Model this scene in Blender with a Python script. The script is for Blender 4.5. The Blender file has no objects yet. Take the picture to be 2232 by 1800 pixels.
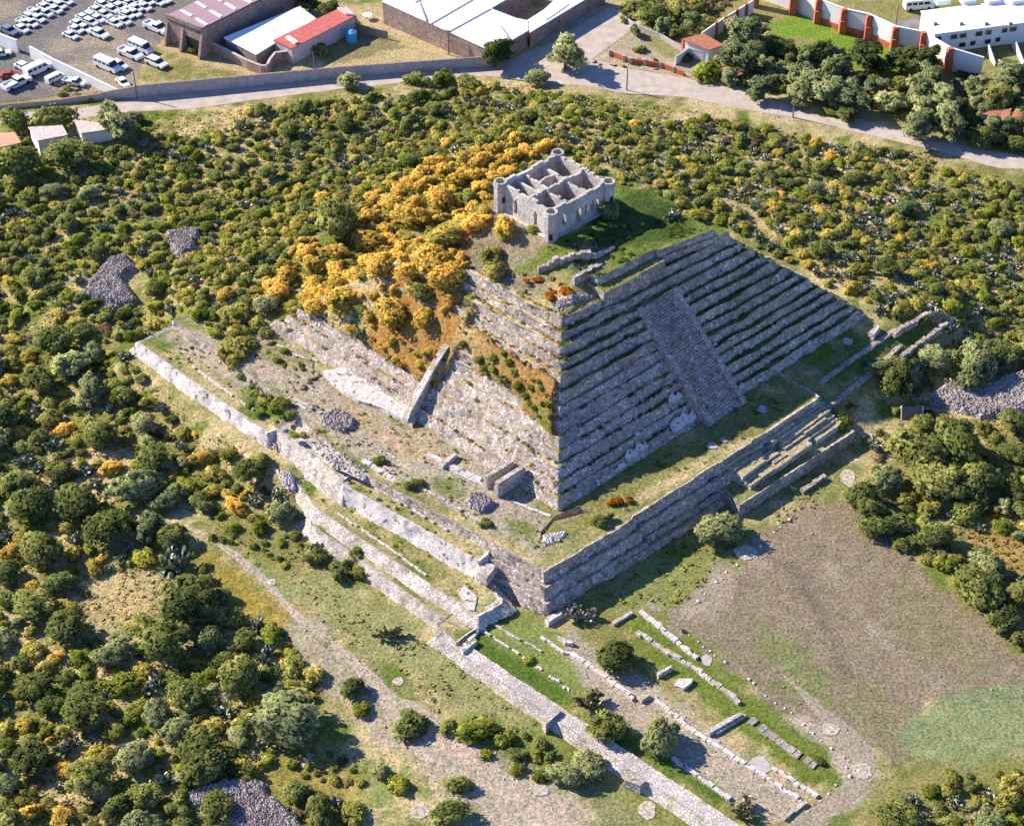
import bpy, math, random
import numpy as np
from mathutils import Vector
from mathutils.geometry import delaunay_2d_cdt
random.seed(7); RNG = np.random.default_rng(11)
rad = math.radians
scn = bpy.context.scene
# ------------------------------------------------------------------ camera
CAM_H, PITCH, FPX = 257.0, rad(40), 4000.0          # focal length in photo pixels (photo is 2232 x 1800)
cam = bpy.data.cameras.new("camera"); cam.sensor_width = 36; cam.lens = FPX/2232*36
cam.clip_start = 1; cam.clip_end = 9000
co = bpy.data.objects.new("camera", cam); scn.collection.objects.link(co)
co.location = (0, 0, CAM_H); co.rotation_euler = (rad(90)-PITCH, 0, 0); scn.camera = co
# ------------------------------------------------------------------ light
SUN_EL = rad(32.5); SX, SY = -0.905, 0.425
world = bpy.data.worlds.new("World"); scn.world = world; world.use_nodes = True
wn = world.node_tree; bg = wn.nodes["Background"]; sky = wn.nodes.new("ShaderNodeTexSky")
sky.sky_type = 'NISHITA'; sky.sun_disc = False; sky.sun_elevation = SUN_EL
sky.sun_rotation = math.atan2(SX, SY); sky.altitude = 1800; sky.ozone_density = 5.0; sky.dust_density = 0.1; sky.air_density = 1.2
sk_mix = wn.nodes.new("ShaderNodeMix"); sk_mix.data_type = 'RGBA'; sk_mix.blend_type = 'MULTIPLY'; sk_mix.inputs[0].default_value = 1; sk_mix.inputs[7].default_value = (.74, .85, 1.18, 1)
wn.links.new(sky.outputs[0], sk_mix.inputs[6]); wn.links.new(sk_mix.outputs[2], bg.inputs[0]); bg.inputs[1].default_value = 0.1
sd = bpy.data.lights.new("sun", 'SUN'); sd.energy = 5.0; sd.angle = rad(0.5); sd.color = (1, 0.92, 0.78)
so = bpy.data.objects.new("sun", sd); scn.collection.objects.link(so)
so.rotation_euler = Vector((-SX*math.cos(SUN_EL), -SY*math.cos(SUN_EL), -math.sin(SUN_EL))).to_track_quat('-Z', 'Y').to_euler()
scn.view_settings.view_transform = 'Standard'; scn.view_settings.look = 'None'
scn.view_settings.exposure = 0.9; scn.view_settings.gamma = 1
scn.cycles.max_bounces = 4; scn.cycles.diffuse_bounces = 3; scn.cycles.transparent_max_bounces = 4
# ------------------------------------------------------------------ measuring
def W(px, py, z=0.0):
    "ground point seen at photo pixel (px, py) if it stands at height z"
    u = (px-1116)/FPX; v = (py-900)/FPX
    dy = math.cos(PITCH)-v*math.sin(PITCH); dz = -math.sin(PITCH)-v*math.cos(PITCH)
    t = (z-CAM_H)/dz
    return (u*t, dy*t, z)
CA, SA = math.cos(rad(43)), math.sin(rad(43))
OX, OY, _ = W(1217, 1116, 7)
def AB(a, b, z=0.0):                       # pyramid grid: a runs along the shaded face, b along the sunlit face
    return (OX+a*CA-b*SA, OY+a*SA+b*CA, z)
def toab(x, y):
    x = x-OX; y = y-OY
    return x*CA+y*SA, -x*SA+y*CA
def L_(px, py, z):
    x, y, _ = W(px, py, z); return toab(x, y)
# ------------------------------------------------------------------ noise
def _h(ix, iy, s):
    n = (ix.astype(np.int64)*374761393 + iy.astype(np.int64)*668265263 + s*1274126177) & 0xffffffff
    n = ((n ^ (n >> 13))*1274126177) & 0xffffffff
    return ((n ^ (n >> 16)) & 0xffff)/65535.0
def vn(x, y, s=0):
    x = np.asarray(x, float); y = np.asarray(y, float)
    ix = np.floor(x); iy = np.floor(y); fx = x-ix; fy = y-iy
    fx = fx*fx*(3-2*fx); fy = fy*fy*(3-2*fy)
    a = _h(ix, iy, s); b = _h(ix+1, iy, s); c = _h(ix, iy+1, s); d = _h(ix+1, iy+1, s)
    return (a*(1-fx)+b*fx)*(1-fy)+(c*(1-fx)+d*fx)*fy
def fbm(x, y, s=0, o=4):
    r = 0; amp = 0.5; t = 0
    for i in range(o):
        r = r+amp*vn(x*2**i, y*2**i, s+i*17); t += amp; amp *= .55
    return r/t
def sm(e0, e1, x):
    t = np.clip((x-e0)/(e1-e0), 0, 1); return t*t*(3-2*t)
def poly_sd(px, py, ring):
    "signed distance, positive inside"
    d = np.full(px.shape, 1e9); ins = np.zeros(px.shape, bool); n = len(ring)
    for i in range(n):
        x0, y0 = ring[i][:2]; x1, y1 = ring[(i+1) % n][:2]
        ex, ey = x1-x0, y1-y0; l2 = ex*ex+ey*ey+1e-9
        t = np.clip(((px-x0)*ex+(py-y0)*ey)/l2, 0, 1)
        d = np.minimum(d, np.hypot(px-x0-t*ex, py-y0-t*ey))
        c = ((y0 > py) != (y1 > py))
        with np.errstate(divide='ignore', invalid='ignore'):
            ins ^= c & (px < (x1-x0)*(py-y0)/(y1-y0+1e-12)+x0)
    return np.where(ins, d, -d)
# ------------------------------------------------------------------ terrain height
PITAB = [(-8.0, -3.2), (-2.4, -1.3), (5.0, -4.2), (4.2, -1.5), (-1.6, -.35), (-6.4, -1.6)]
Q0 = [(0, 0), (96, -1), (92, 88), (-5, 88)]                 # base of the pyramid, z 7
Q1 = [(25.4, 25.6), (71, 21.8), (67, 62), (21, 62)]         # top of the stepped body, z 29
LOWX = [-120, -71, -33, -8, -2, 35, 45, 66, 120, 300]; LOWY = [-22, -26.2, -30.5, -33.8, -32.4, -34.2, -34, -33, -36, -40]
def zlow(a, b):
    line = np.interp(b, LOWX, LOWY)
    d = a-line
    return -1.2*(1-sm(-1.0, 0.8, d)) - 1.0*sm(5, 45, -d) + 2.6*sm(-38, -29.5, a)*sm(40, 50, b)*(1-sm(104, 112, b))*(a < -20)
def faces_d(a, b):
    dr = (b-(-1*a/96.0))/25.0                         # shaded face
    dl = (a-(-5*b/88.0))/25.2                         # sunlit face
    dR = (96-4*b/88.0-a)/25.0
    dB = (88-b)/26.0
    return dr, dl, dR, dB
def expose(a, b):
    dr, dl, dR, dB = faces_d(a, b)
    n = fbm(a*.25, b*.25, 5, 3)-.5
    t = np.minimum(np.minimum(dr, dl), np.minimum(dR, dB))
    right = (dr <= t+.03)
    Er = np.where(right & (t < 1.12), 1.0, 0.0)*sm(.015, .05, dR-dr+.04)
    left = (dl <= t+.001)
    z = t
    e1 = (b < 41+n*4) & (z < .33+.0045*b+n*.12)
    e2 = (b < 33+18*z+n*14) & (z > .66+n*.10) & (z < 1.05)
    e3 = (b >= 41) & (z < .22+n*.05)
    e4 = b < 1.4+z*3
    El = np.where(left & (e1 | e2 | e3 | e4), 1.0, 0.0)
    return np.maximum(Er, El), t
def zt_ab(a, b):
    base = zlow(a, b)
    # platform
    aL = np.interp(b, [-10.4, 37.6, 48, 75, 106], [-13.6, -21.4, -20.5, -18.5, -19.6])
    soft = 1.2+np.maximum(0, b-100)*.6
    pm = sm(0, 1, (a-aL-1.4)/soft)
    lower_front = sm(-9.2, -7.8, b)
    lower_side = sm(-25, -6, b)
    k = sm(58, 70, a)
    pm = pm*(lower_front*(1-k)+lower_side*k)
    pm = pm*(1-sm(103, 140, b))*(1-sm(108, 138, a))
    z = base*(1-pm)+6.88*pm
    E, t = expose(a, b)
    body = 22*np.clip(t, 0, 1)
    dd = np.minimum((a-25.4), (b-23))
    k2 = sm(33, 38, a)
    summit = np.where(t > .98, 4.0*sm(0, 13, dd), 0)
    m = body+summit
    cover = np.where(t > 0, (1.15*sm(0, .04, t)*(1-sm(.95, 1.02, t)))*(1-E) - 3.2*E*np.clip(t*8, 0, 1)*(t < 1.0), 0)
    z = z+np.where(t > 0, m+cover, 0)
    z = z-3.3*sm(-.9, -.1, poly_sd(a, b, PITAB))
    z = z+(fbm(a*.06, b*.06, 3, 3)-.5)*1.2*sm(60, 100, np.abs(a-30))*(1-sm(130, 150, a*.682+b*.731))
    return z
def zt(x, y):
    a, b = toab(x, y); return zt_ab(a, b)
def zt1(x, y):
    return float(zt(np.array([x]), np.array([y]))[0])
def WG(px, py, lift=0.0):
    "point of the terrain seen at photo pixel"
    hs = np.arange(40, -6, -.25); P = np.array([W(px, py, h+lift)[:2] for h in hs])      # march down the ray from above
    q = np.nonzero(zt(P[:, 0], P[:, 1]) >= hs)[0]; z = hs[q[0]] if len(q) else 0.0
    x, y, _ = W(px, py, z+lift); return (x, y, zt1(x, y))
# ------------------------------------------------------------------ polygons painted on the ground (soil and turf kinds, plus a painted house shadow)
DIRT = (.40, .33, .28); MAUVE = (.25, .20, .145); TAN = (.45, .355, .205); GRASS = (.14, .18, .035); DKG = (.08, .14, .022)
LAWN = (.17, .27, .035); OLIVE = (.215, .205, .07); RUST = (.34, .17, .05); GREY = (.30, .28, .27); SAND = (.46, .36, .21)
PALE = (.20, .25, .12)
S = 1.0367
def O(*pts): return [(x*S, y*S) for x, y in pts]          # points read on the 2153 px wide overview
# (photo outline, height, colour, soft edge m, wobble m, strength)
PAINT = [
 (O((200,205),(330,230),(760,180),(1100,150),(1500,180),(1700,230),(2000,320),(2153,350),(2153,300),(1900,240),(1650,150),(1450,130),(1200,60),(700,140),(250,180)), 0, TAN, 3, 3, .6),
 (O((280,90),(560,170),(900,150),(1130,110),(1130,20),(280,0)), 0, SAND, 2, 2, .9),
 (O((640,20),(900,120),(860,160),(560,150)), 0, TAN, 2, 3, .7),
 (O((1150,140),(1120,30),(1350,20),(1500,130),(1700,230),(1680,260),(1480,200),(1250,180)), 0, DIRT, 2, 2, .7),
 (O((1310,50),(1400,120),(1700,220),(2153,330),(2153,0),(1310,0)), 0, OLIVE, 2, 2, .8),
 (O((1615,55),(1700,20),(1760,60),(2010,140),(1960,170),(1830,140),(1790,150),(1760,100),(1700,80),(1640,80)), 0, LAWN, 1.2, .8, 1),
 (O((1040,430),(960,470),(980,560),(1110,590),(1200,560),(1170,510),(1080,440)), 33, MAUVE, 3, 3, .9),
 (O((620,100),(700,140),(840,100),(820,70),(760,60),(700,90)), 0, (.16,.15,.06), 2, 3, .7),
 (O((1200,500),(1080,550),(1150,570),(1290,570),(1460,500),(1530,490),(1490,440),(1380,410),(1290,400),(1250,470)), 32, GRASS, 2, 2, 1),
 (O((1270,430),(1220,490),(1270,530),(1360,520),(1470,480),(1440,430),(1350,410)), 32, (.05,.085,.02), 4, 4, .9),  # the house's shadow on the lawn, put into the turf colour
 (O((1230,510),(1300,560),(1250,580),(1180,560)), 32, MAUVE, 3, 4, .5),
 (O((820,640),(760,720),(830,820),(870,850),(940,740),(1000,720),(960,660),(1050,560),(1000,560),(900,620)), 15, RUST, 3, 4, .9),
 (O((950,740),(1060,740),(1175,820),(1175,890),(1080,870),(960,790)), 16, RUST, 3, 4, .7),
 (O((560,680),(690,790),(870,900),(1040,960),(1150,1090),(1140,1180),(900,1040),(620,880),(330,700)), 7, DIRT, 2, 3, .85),
 (O((700,820),(860,910),(950,960),(900,980),(740,900)), 7, (.42,.30,.19), 2, 3, .8),
 (O((500,760),(620,850),(640,900),(520,830)), 7, DKG, 2, 4, .8),
 (O((560,700),(640,760),(600,780),(520,740)), 7, OLIVE, 2, 3, .7),
 (O((890,990),(960,1010),(970,1050),(920,1040)), 7, GRASS, 2, 2, .9),
 (O((1060,1090),(1130,1100),(1130,1150),(1090,1130)), 7, GRASS, 2, 2, .9),
 (O((1200,1090),(1330,1040),(1520,960),(1740,880),(1830,800),(1990,700),(1800,740),(1560,870),(1490,900),(1240,1060)), 7, OLIVE, 1.5, 2, .8),
 (O((1320,1045),(1510,945),(1700,880),(1760,860),(1520,970),(1350,1060)), 7, SAND, 1.5, 1, .95),
 (O((1190,1130),(1330,1060),(1330,1100),(1150,1190),(1140,1150)), 7, (.30,.27,.12), 2, 2, .8),
 (O((1690,760),(1830,700),(1950,680),(1940,710),(1760,800)), 6, DKG, 2, 3, .8),
 (O((1500,1010),(1550,1080),(1760,960),(1790,1000),(1740,1050),(1560,1150),(1480,1180),(1350,1190),(1240,1280),(1400,1290),(1560,1180),(1700,1050),(1500,1040)), 0, (.24,.24,.09), 2, 3, .8),
 (O((1240,1290),(1380,1180),(1560,1130),(1640,1090),(1600,1180),(1400,1290),(1340,1290)), 0, (.22,.24,.08), 3, 4, .9),
 (O((1690,1050),(1820,1060),(1900,1150),(2000,1260),(2153,1370),(2200,1480),(1960,1480),(1900,1600),(1780,1580),(1640,1490),(1500,1360),(1360,1290),(1560,1180),(1600,1130)), 0, MAUVE, 3, 4, 1),
 (O((1360,1280),(1450,1260),(1600,1150),(1560,1230),(1460,1300),(1400,1310)), 0, DIRT, 4, 5, .6),
 (O((1640,1180),(1680,1180),(1745,1300),(1790,1420),(1770,1430),(1720,1310)), 0, (.18,.145,.12), 1.5, 1.5, .8),
 (O((1730,1180),(1750,1180),(1850,1330),(2000,1450),(1980,1460),(1830,1340)), 0, (.32,.27,.21), 1.5, 2, .7),
 (O((1900,1220),(2000,1300),(2100,1420),(1980,1400),(1860,1300)), 0, (.22,.20,.11), 4, 6, .6),
 (O((1450,1230),(1530,1190),(1560,1230),(1480,1280)), 0, (.36,.29,.24), 3, 4, .7),
 (O((1780,1440),(1900,1500),(1870,1600),(1790,1540)), 0, (.20,.19,.09), 4, 6, .6),
 (O((1560,1310),(1620,1300),(1690,1380),(1750,1470),(1700,1500),(1620,1400)), 0, (.17,.21,.07), 4, 6, .75),
 (O((1890,1540),(1960,1470),(2040,1440),(2200,1450),(2200,1560),(2080,1620),(2000,1660),(1930,1610)), 0, PALE, 2, 2, .85),
 (O((1700,1500),(1760,1560),(1870,1640),(1830,1690),(1740,1736),(1680,1736),(1770,1670),(1750,1600),(1640,1510)), 0, DIRT, 2, 2, .9),
 (O((640,1200),(900,1330),(1130,1480),(1130,1560),(900,1450),(760,1370),(600,1220)), -1, (.27,.27,.12), 3, 4, .95),
 (O((470,1150),(560,1180),(640,1290),(760,1400),(700,1400),(640,1340),(560,1250)), -1, (.22,.26,.08), 3, 4, .9),
 (O((440,1120),(560,1215),(640,1290),(740,1380),(860,1470),(1000,1560),(1100,1600),(1220,1700),(1260,1760),(1100,1760),(1000,1680),(880,1600),(780,1540),(720,1480),(640,1400),(600,1310),(540,1230)), -1, DIRT, 3, 4, .75),
 (O((860,1540),(1000,1560),(1150,1590),(1300,1700),(1380,1780),(1000,1780)), -1, DIRT, 4, 6, .7),
 (O((900,1500),(1130,1500),(1320,1600),(1480,1700),(1520,1760),(1300,1760),(1180,1640),(1000,1580)), -1, GRASS, 4, 6, .65),
 (O((960,1340),(1000,1325),(1210,1455),(1200,1480),(1150,1480)), 0, DKG, 1.5, 1, .95),
 (O((1000,1320),(1040,1270),(1170,1330),(1380,1480),(1200,1460)), 0, (.20,.24,.07), 2, 2, .9),
 (O((1300,1500),(1420,1590),(1540,1680),(1500,1690),(1370,1600),(1240,1520)), 0, DKG, 1.5, 1, .95),
 (O((1200,1320),(1330,1400),(1480,1530),(1710,1690),(1640,1730),(1540,1680),(1330,1530),(1230,1440),(1180,1370)), 0, DIRT, 2, 2, .9),
 (O((1310,1310),(1345,1290),(1560,1450),(1740,1580),(1780,1660),(1700,1650),(1500,1490),(1340,1350)), 0, GRASS, 1.5, 1.5, 1),
 (O((1340,1340),(1470,1440),(1420,1420),(1300,1340)), 0, GRASS, 2, 2, .7),
 (O((400,1100),(520,1160),(640,1200),(640,1130),(560,1080),(430,1080)), -1, OLIVE, 3, 4, .9),
 (O((400,1150),(470,1170),(640,1290),(560,1320),(480,1290),(420,1210)), -1, (.30,.23,.05), 3, 4, .9),
 (O((200,1180),(330,1190),(400,1260),(330,1290),(210,1330),(150,1300)), -1, TAN, 4, 5, .85),
 (O((570,1600),(720,1570),(760,1640),(740,1760),(640,1760),(560,1660)), -1, (.27,.22,.06), 4, 5, .8),
 (O((750,1580),(860,1600),(890,1660),(780,1700)), -1, (.16,.21,.05), 3, 4, .8),
 (O((1830,1640),(2000,1600),(2153,1600),(2200,1780),(1760,1780)), -1, OLIVE, 4, 5, .8),
 (O((2030,1100),(2153,1050),(2200,1300),(2100,1240)), -1, (.36,.24,.09), 4, 6, .8),
 (O((1150,170),(1260,190),(1150,240),(1050,220)), 0, TAN, 4, 6, .7),
 (O((1620,180),(1840,240),(1800,260),(1600,210)), 0, TAN, 4, 6, .6),
 (O((1520,410),(1600,460),(1700,560),(1600,540),(1480,440)), 2, TAN, 3, 5, .8),
 (O((1700,560),(1900,650),(1990,690),(1900,680),(1760,620)), 2, TAN, 3, 5, .6),
]
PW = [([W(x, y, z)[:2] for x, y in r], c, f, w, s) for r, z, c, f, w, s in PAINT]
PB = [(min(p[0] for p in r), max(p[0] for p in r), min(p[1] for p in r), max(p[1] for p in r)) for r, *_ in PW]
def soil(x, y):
    "colour of the ground at world x, y, painted house shadow included"
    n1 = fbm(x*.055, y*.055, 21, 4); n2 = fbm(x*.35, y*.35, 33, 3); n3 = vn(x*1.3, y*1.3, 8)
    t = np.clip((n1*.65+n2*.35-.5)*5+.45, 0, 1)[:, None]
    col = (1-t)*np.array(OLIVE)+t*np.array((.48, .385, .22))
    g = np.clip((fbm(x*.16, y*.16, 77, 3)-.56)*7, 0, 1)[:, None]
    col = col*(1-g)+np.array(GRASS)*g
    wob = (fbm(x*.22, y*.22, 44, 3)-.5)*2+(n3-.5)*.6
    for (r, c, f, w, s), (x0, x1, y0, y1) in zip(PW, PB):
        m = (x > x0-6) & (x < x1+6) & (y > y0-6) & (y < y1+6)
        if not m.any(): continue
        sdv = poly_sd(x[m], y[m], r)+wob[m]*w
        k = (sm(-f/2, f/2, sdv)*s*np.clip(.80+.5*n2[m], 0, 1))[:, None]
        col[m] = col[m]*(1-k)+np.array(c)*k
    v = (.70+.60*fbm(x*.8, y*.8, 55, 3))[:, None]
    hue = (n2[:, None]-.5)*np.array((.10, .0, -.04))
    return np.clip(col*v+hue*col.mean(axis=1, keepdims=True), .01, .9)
# ------------------------------------------------------------------ materials
def new_mat(name):
    m = bpy.data.materials.new(name); m.use_nodes = True
    return m, m.node_tree.nodes, m.node_tree.links, m.node_tree.nodes["Principled BSDF"]
def ramp(N, stops):
    r = N.new("ShaderNodeValToRGB"); e = r.color_ramp.elements
    while len(e) < len(stops): e.new(.5)
    for el, (p, c) in zip(e, stops): el.position = p; el.color = (*c, 1)
    return r
def noise(N, Lk, vec, sc, det=4, rough=.6):
    n = N.new("ShaderNodeTexNoise"); n.inputs["Scale"].default_value = sc; n.inputs["Detail"].default_value = det
    n.inputs["Roughness"].default_value = rough; Lk.new(vec, n.inputs["Vector"]); return n
def mixc(N, Lk, a, b, f, mode='MIX'):
    m = N.new("ShaderNodeMix"); m.data_type = 'RGBA'; m.blend_type = mode
    for s, v in ((6, a), (7, b), (0, f)):
        if isinstance(v, (int, float)): m.inputs[s].default_value = v
        elif isinstance(v, tuple): m.inputs[s].default_value = (*v, 1)
        else: Lk.new(v, m.inputs[s])
    return m.outputs[2]
def pos(N): return N.new("ShaderNodeNewGeometry").outputs["Position"]
def objc(N): return N.new("ShaderNodeTexCoord").outputs["Object"]
def bump(N, Lk, h, b, st=.5, d=.1):
    n = N.new("ShaderNodeBump"); n.inputs["Strength"].default_value = st; n.inputs["Distance"].default_value = d
    Lk.new(h, n.inputs["Height"]); Lk.new(n.outputs[0], b.inputs["Normal"])
def ground_mat():
    m, N, Lk, b = new_mat("soil_and_grass"); p = pos(N)
    at = N.new("ShaderNodeAttribute"); at.attribute_name = "Col"
    n = noise(N, Lk, p, 1.6, 5, .75); r = ramp(N, [(.30, (.30, .30, .30)), (.5, (1, 1, 1)), (.72, (1.8, 1.75, 1.65))])
    Lk.new(n.outputs[0], r.inputs[0])
    c = mixc(N, Lk, at.outputs[0], r.outputs[0], 1.0, 'MULTIPLY')
    n2 = noise(N, Lk, p, .5, 4, .7); r2 = ramp(N, [(.35, (.80, .95, .70)), (.6, (1.12, 1.0, .95))]); Lk.new(n2.outputs[0], r2.inputs[0])
    c = mixc(N, Lk, c, r2.outputs[0], .8, 'MULTIPLY')
    Lk.new(c, b.inputs["Base Color"]); b.inputs["Roughness"].default_value = .95; b.inputs["Specular IOR Level"].default_value = .1
    bump(N, Lk, n.outputs[0], b, .9, .35); return m
def rubble_mat(name, tones, sc=1.5, dirt=(.30, .27, .15), dirt_amt=.5, joint=(.08, .07, .06), pale=.0, dsc=.35, d0=.50, d1=.66):
    m, N, Lk, b = new_mat(name); p = pos(N)
    wn_ = noise(N, Lk, p, 1.1, 2); vm = N.new("ShaderNodeVectorMath"); vm.operation = 'MULTIPLY_ADD'
    Lk.new(wn_.outputs[1], vm.inputs[0]); vm.inputs[1].default_value = (.35, .35, .35); Lk.new(p, vm.inputs[2])
    v = N.new("ShaderNodeTexVoronoi"); v.inputs["Scale"].default_value = sc; Lk.new(vm.outputs[0], v.inputs["Vector"])
    v.inputs["Randomness"].default_value = 1
    e = N.new("ShaderNodeTexVoronoi"); e.feature = 'DISTANCE_TO_EDGE'; e.inputs["Scale"].default_value = sc; Lk.new(vm.outputs[0], e.inputs["Vector"])
    sep = N.new("ShaderNodeSeparateColor"); Lk.new(v.outputs["Color"], sep.inputs[0])
    n = len(tones); r = ramp(N, [(i/(n-1), t) for i, t in enumerate(tones)]); Lk.new(sep.outputs[0], r.inputs[0])
    er = ramp(N, [(.0, (0, 0, 0)), (.10, (1, 1, 1))]); Lk.new(e.outputs["Distance"], er.inputs[0])
    c = mixc(N, Lk, joint, r.outputs[0], er.outputs[0])
    n5 = noise(N, Lk, p, .12, 4, .6); r5 = ramp(N, [(.35, (.78, .76, .76)), (.62, (1.12, 1.1, 1.08))]); Lk.new(n5.outputs[0], r5.inputs[0]); c = mixc(N, Lk, c, r5.outputs[0], 1.0, 'MULTIPLY')
    n1 = noise(N, Lk, p, dsc, 5, .65); dr = ramp(N, [(d0, (0, 0, 0)), (d1, (dirt_amt,)*3)]); Lk.new(n1.outputs[0], dr.inputs[0])
    c = mixc(N, Lk, c, dirt, dr.outputs[0])
    n3 = noise(N, Lk, p, 2.6, 3, .7); r3 = ramp(N, [(.3, (.62, .62, .62)), (.7, (1.3, 1.3, 1.3))]); Lk.new(n3.outputs[0], r3.inputs[0])
    c = mixc(N, Lk, c, r3.outputs[0], .8, 'MULTIPLY')
    if pale:
        n4 = noise(N, Lk, p, .22, 4, .6); r4 = ramp(N, [(.60, (0, 0, 0)), (.66, (pale,)*3)]); Lk.new(n4.outputs[0], r4.inputs[0])
        c = mixc(N, Lk, c, (.62, .58, .52), r4.outputs[0])
    Lk.new(c, b.inputs["Base Color"]); b.inputs["Roughness"].default_value = .9; b.inputs["Specular IOR Level"].default_value = .15
    bump(N, Lk, er.outputs[0], b, .6, .16); return m
def coat_mat():
    m, N, Lk, b = new_mat("lime_coated_masonry"); p = pos(N)
    n = noise(N, Lk, p, .9, 6, .75); r = ramp(N, [(.30, (.36, .31, .28)), (.46, (.60, .53, .49)), (.62, (.72, .66, .62))]); Lk.new(n.outputs[0], r.inputs[0])
    n2 = noise(N, Lk, p, .75, 2, .5); r2 = ramp(N, [(.62, (0, 0, 0)), (.66, (.9,)*3)]); Lk.new(n2.outputs[0], r2.inputs[0])
    c = mixc(N, Lk, r.outputs[0], (.14, .14, .07), r2.outputs[0])
    n3 = noise(N, Lk, p, 3.2, 3, .7); r3 = ramp(N, [(.32, (.70, .68, .66)), (.6, (1.1, 1.1, 1.1))]); Lk.new(n3.outputs[0], r3.inputs[0])
    c = mixc(N, Lk, c, r3.outputs[0], .9, 'MULTIPLY'); Lk.new(c, b.inputs["Base Color"]); b.inputs["Roughness"].default_value = .9; b.inputs["Specular IOR Level"].default_value = .1
    bump(N, Lk, n3.outputs[0], b, .7, .2); return m
def plain_mat(name, col, rough=.7, var=.25, sc=1.2, metal=0, world_pos=True, spec=.3):
    m, N, Lk, b = new_mat(name); p = pos(N) if world_pos else objc(N)
    n = noise(N, Lk, p, sc, 5, .65); r = ramp(N, [(.3, tuple(c*(1-var) for c in col)), (.7, tuple(min(1, c*(1+var)) for c in col))])
    Lk.new(n.outputs[0], r.inputs[0]); Lk.new(r.outputs[0], b.inputs["Base Color"])
    b.inputs["Roughness"].default_value = rough; b.inputs["Metallic"].default_value = metal; b.inputs["Specular IOR Level"].default_value = spec
    return m
def leaf_mat(name, tint=(1, 1, 1), vary=.30, rough=.75, spec=.08, trans=.55):
    m, N, Lk, b = new_mat(name)
    at = N.new("ShaderNodeAttribute"); at.attribute_name = "Col"
    oi = N.new("ShaderNodeObjectInfo")
    r = ramp(N, [(0, tuple(t*(1-vary) for t in (tint[0]*.95, tint[1], tint[2]))), (.5, tint), (1, (tint[0]*(1+vary*1.3), tint[1]*(1+vary), tint[2]*(1+vary)))])
    Lk.new(oi.outputs["Random"], r.inputs[0])
    c = mixc(N, Lk, at.outputs[0], r.outputs[0], 1.0, 'MULTIPLY')
    if trans: c = mixc(N, Lk, c, (1.22, 1.2, 1.1), 1.0, 'MULTIPLY')
    Lk.new(c, b.inputs["Base Color"]); b.inputs["Roughness"].default_value = rough; b.inputs["Specular IOR Level"].default_value = spec
    if trans:
        tr = N.new("ShaderNodeBsdfTranslucent"); Lk.new(c, tr.inputs[0]); ms = N.new("ShaderNodeMixShader"); ms.inputs[0].default_value = trans
        Lk.new(b.outputs[0], ms.inputs[1]); Lk.new(tr.outputs[0], ms.inputs[2]); Lk.new(ms.outputs[0], N["Material Output"].inputs[0])
    return m
M = {}
M['ground'] = ground_mat()
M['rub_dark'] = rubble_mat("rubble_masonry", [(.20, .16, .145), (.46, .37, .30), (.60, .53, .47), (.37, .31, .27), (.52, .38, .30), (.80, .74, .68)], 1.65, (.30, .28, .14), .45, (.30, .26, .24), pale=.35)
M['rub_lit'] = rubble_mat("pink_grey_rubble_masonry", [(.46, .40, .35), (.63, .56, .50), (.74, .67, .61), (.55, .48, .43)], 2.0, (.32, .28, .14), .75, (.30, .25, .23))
M['rub_pale'] = coat_mat()
M['rub_pile'] = rubble_mat("loose_rubble", [(.34, .29, .27), (.50, .43, .41), (.62, .56, .53), (.42, .36, .34)], 2.4, (.33, .27, .17), .75, (.20, .17, .16))
M['wall_stone'] = rubble_mat("brown_stone_wall", [(.26, .17, .14), (.37, .26, .21), (.45, .35, .30), (.30, .22, .19)], 1.6, (.40, .33, .27), .6, (.27, .20, .17))
M['road_wall'] = plain_mat("grey_plaster_wall", (.50, .44, .42), .9, .28, .8)
M['house'] = rubble_mat("weathered_grey_ashlar", [(.54, .49, .45), (.60, .55, .50), (.66, .61, .56)], 1.2, (.30, .25, .22), .7, (.52, .47, .43), dsc=.5, d0=.54, d1=.74)
M['plaster_w'] = plain_mat("whitewashed_plaster", (.80, .78, .74), .8, .08, .6)
M['white_roof'] = plain_mat("white_sheet_roof", (.86, .86, .83), .5, .05, .25)
M['mauve_roof'] = plain_mat("mauve_sheet_roof", (.38, .24, .25), .6, .12, .5)
M['red_roof'] = plain_mat("red_painted_roof", (.50, .13, .10), .6, .25, .6)
M['tile_roof'] = plain_mat("clay_tile_roof", (.42, .16, .09), .8, .35, 1.5)
M['pinkslab'] = plain_mat("mottled_pink_concrete", (.60, .46, .42), .9, .45, 1.3)
M['orangeslab'] = plain_mat("orange_concrete_slab", (.62, .32, .20), .9, .2, 1.0)
M['asphalt'] = plain_mat("worn_asphalt", (.20, .175, .165), .95, .42, .16)
M['road'] = plain_mat("dusty_dirt_road", (.46, .38, .315), .95, .22, .35)
M['path'] = plain_mat("trodden_path", (.43, .355, .30), .95, .22, .6)
M['rub_pile2'] = rubble_mat('packed_rubble_top', [(.48, .42, .39), (.62, .555, .52), (.72, .66, .62), (.54, .485, .455)], 2.0, (.36, .32, .20), .5, (.44, .39, .36))
M['path2'] = plain_mat("bare_pale_earth", (.37, .31, .265), .95, .3, 1.1)
M['concrete'] = plain_mat("light_concrete", (.42, .38, .35), .9, .22, 1.0)
M['black'] = plain_mat("flat_black", (.02, .02, .025), .6, .2, 1)
M['glass'] = plain_mat("car_glass", (.02, .025, .03), .08, .1, 1, spec=.6)
M['white_paint'] = plain_mat("white_vehicle_paint", (.80, .81, .82), .25, .02, 1, spec=.5)
M['bluegrey_paint'] = plain_mat("grey_blue_vehicle_paint", (.18, .25, .33), .3, .05, 1, spec=.5)
M['red_paint'] = plain_mat("dull_red_paint", (.35, .06, .05), .5, .2, 1)
M['rubber'] = plain_mat("tyre_rubber", (.025, .025, .025), .8, .1, 1)
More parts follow.
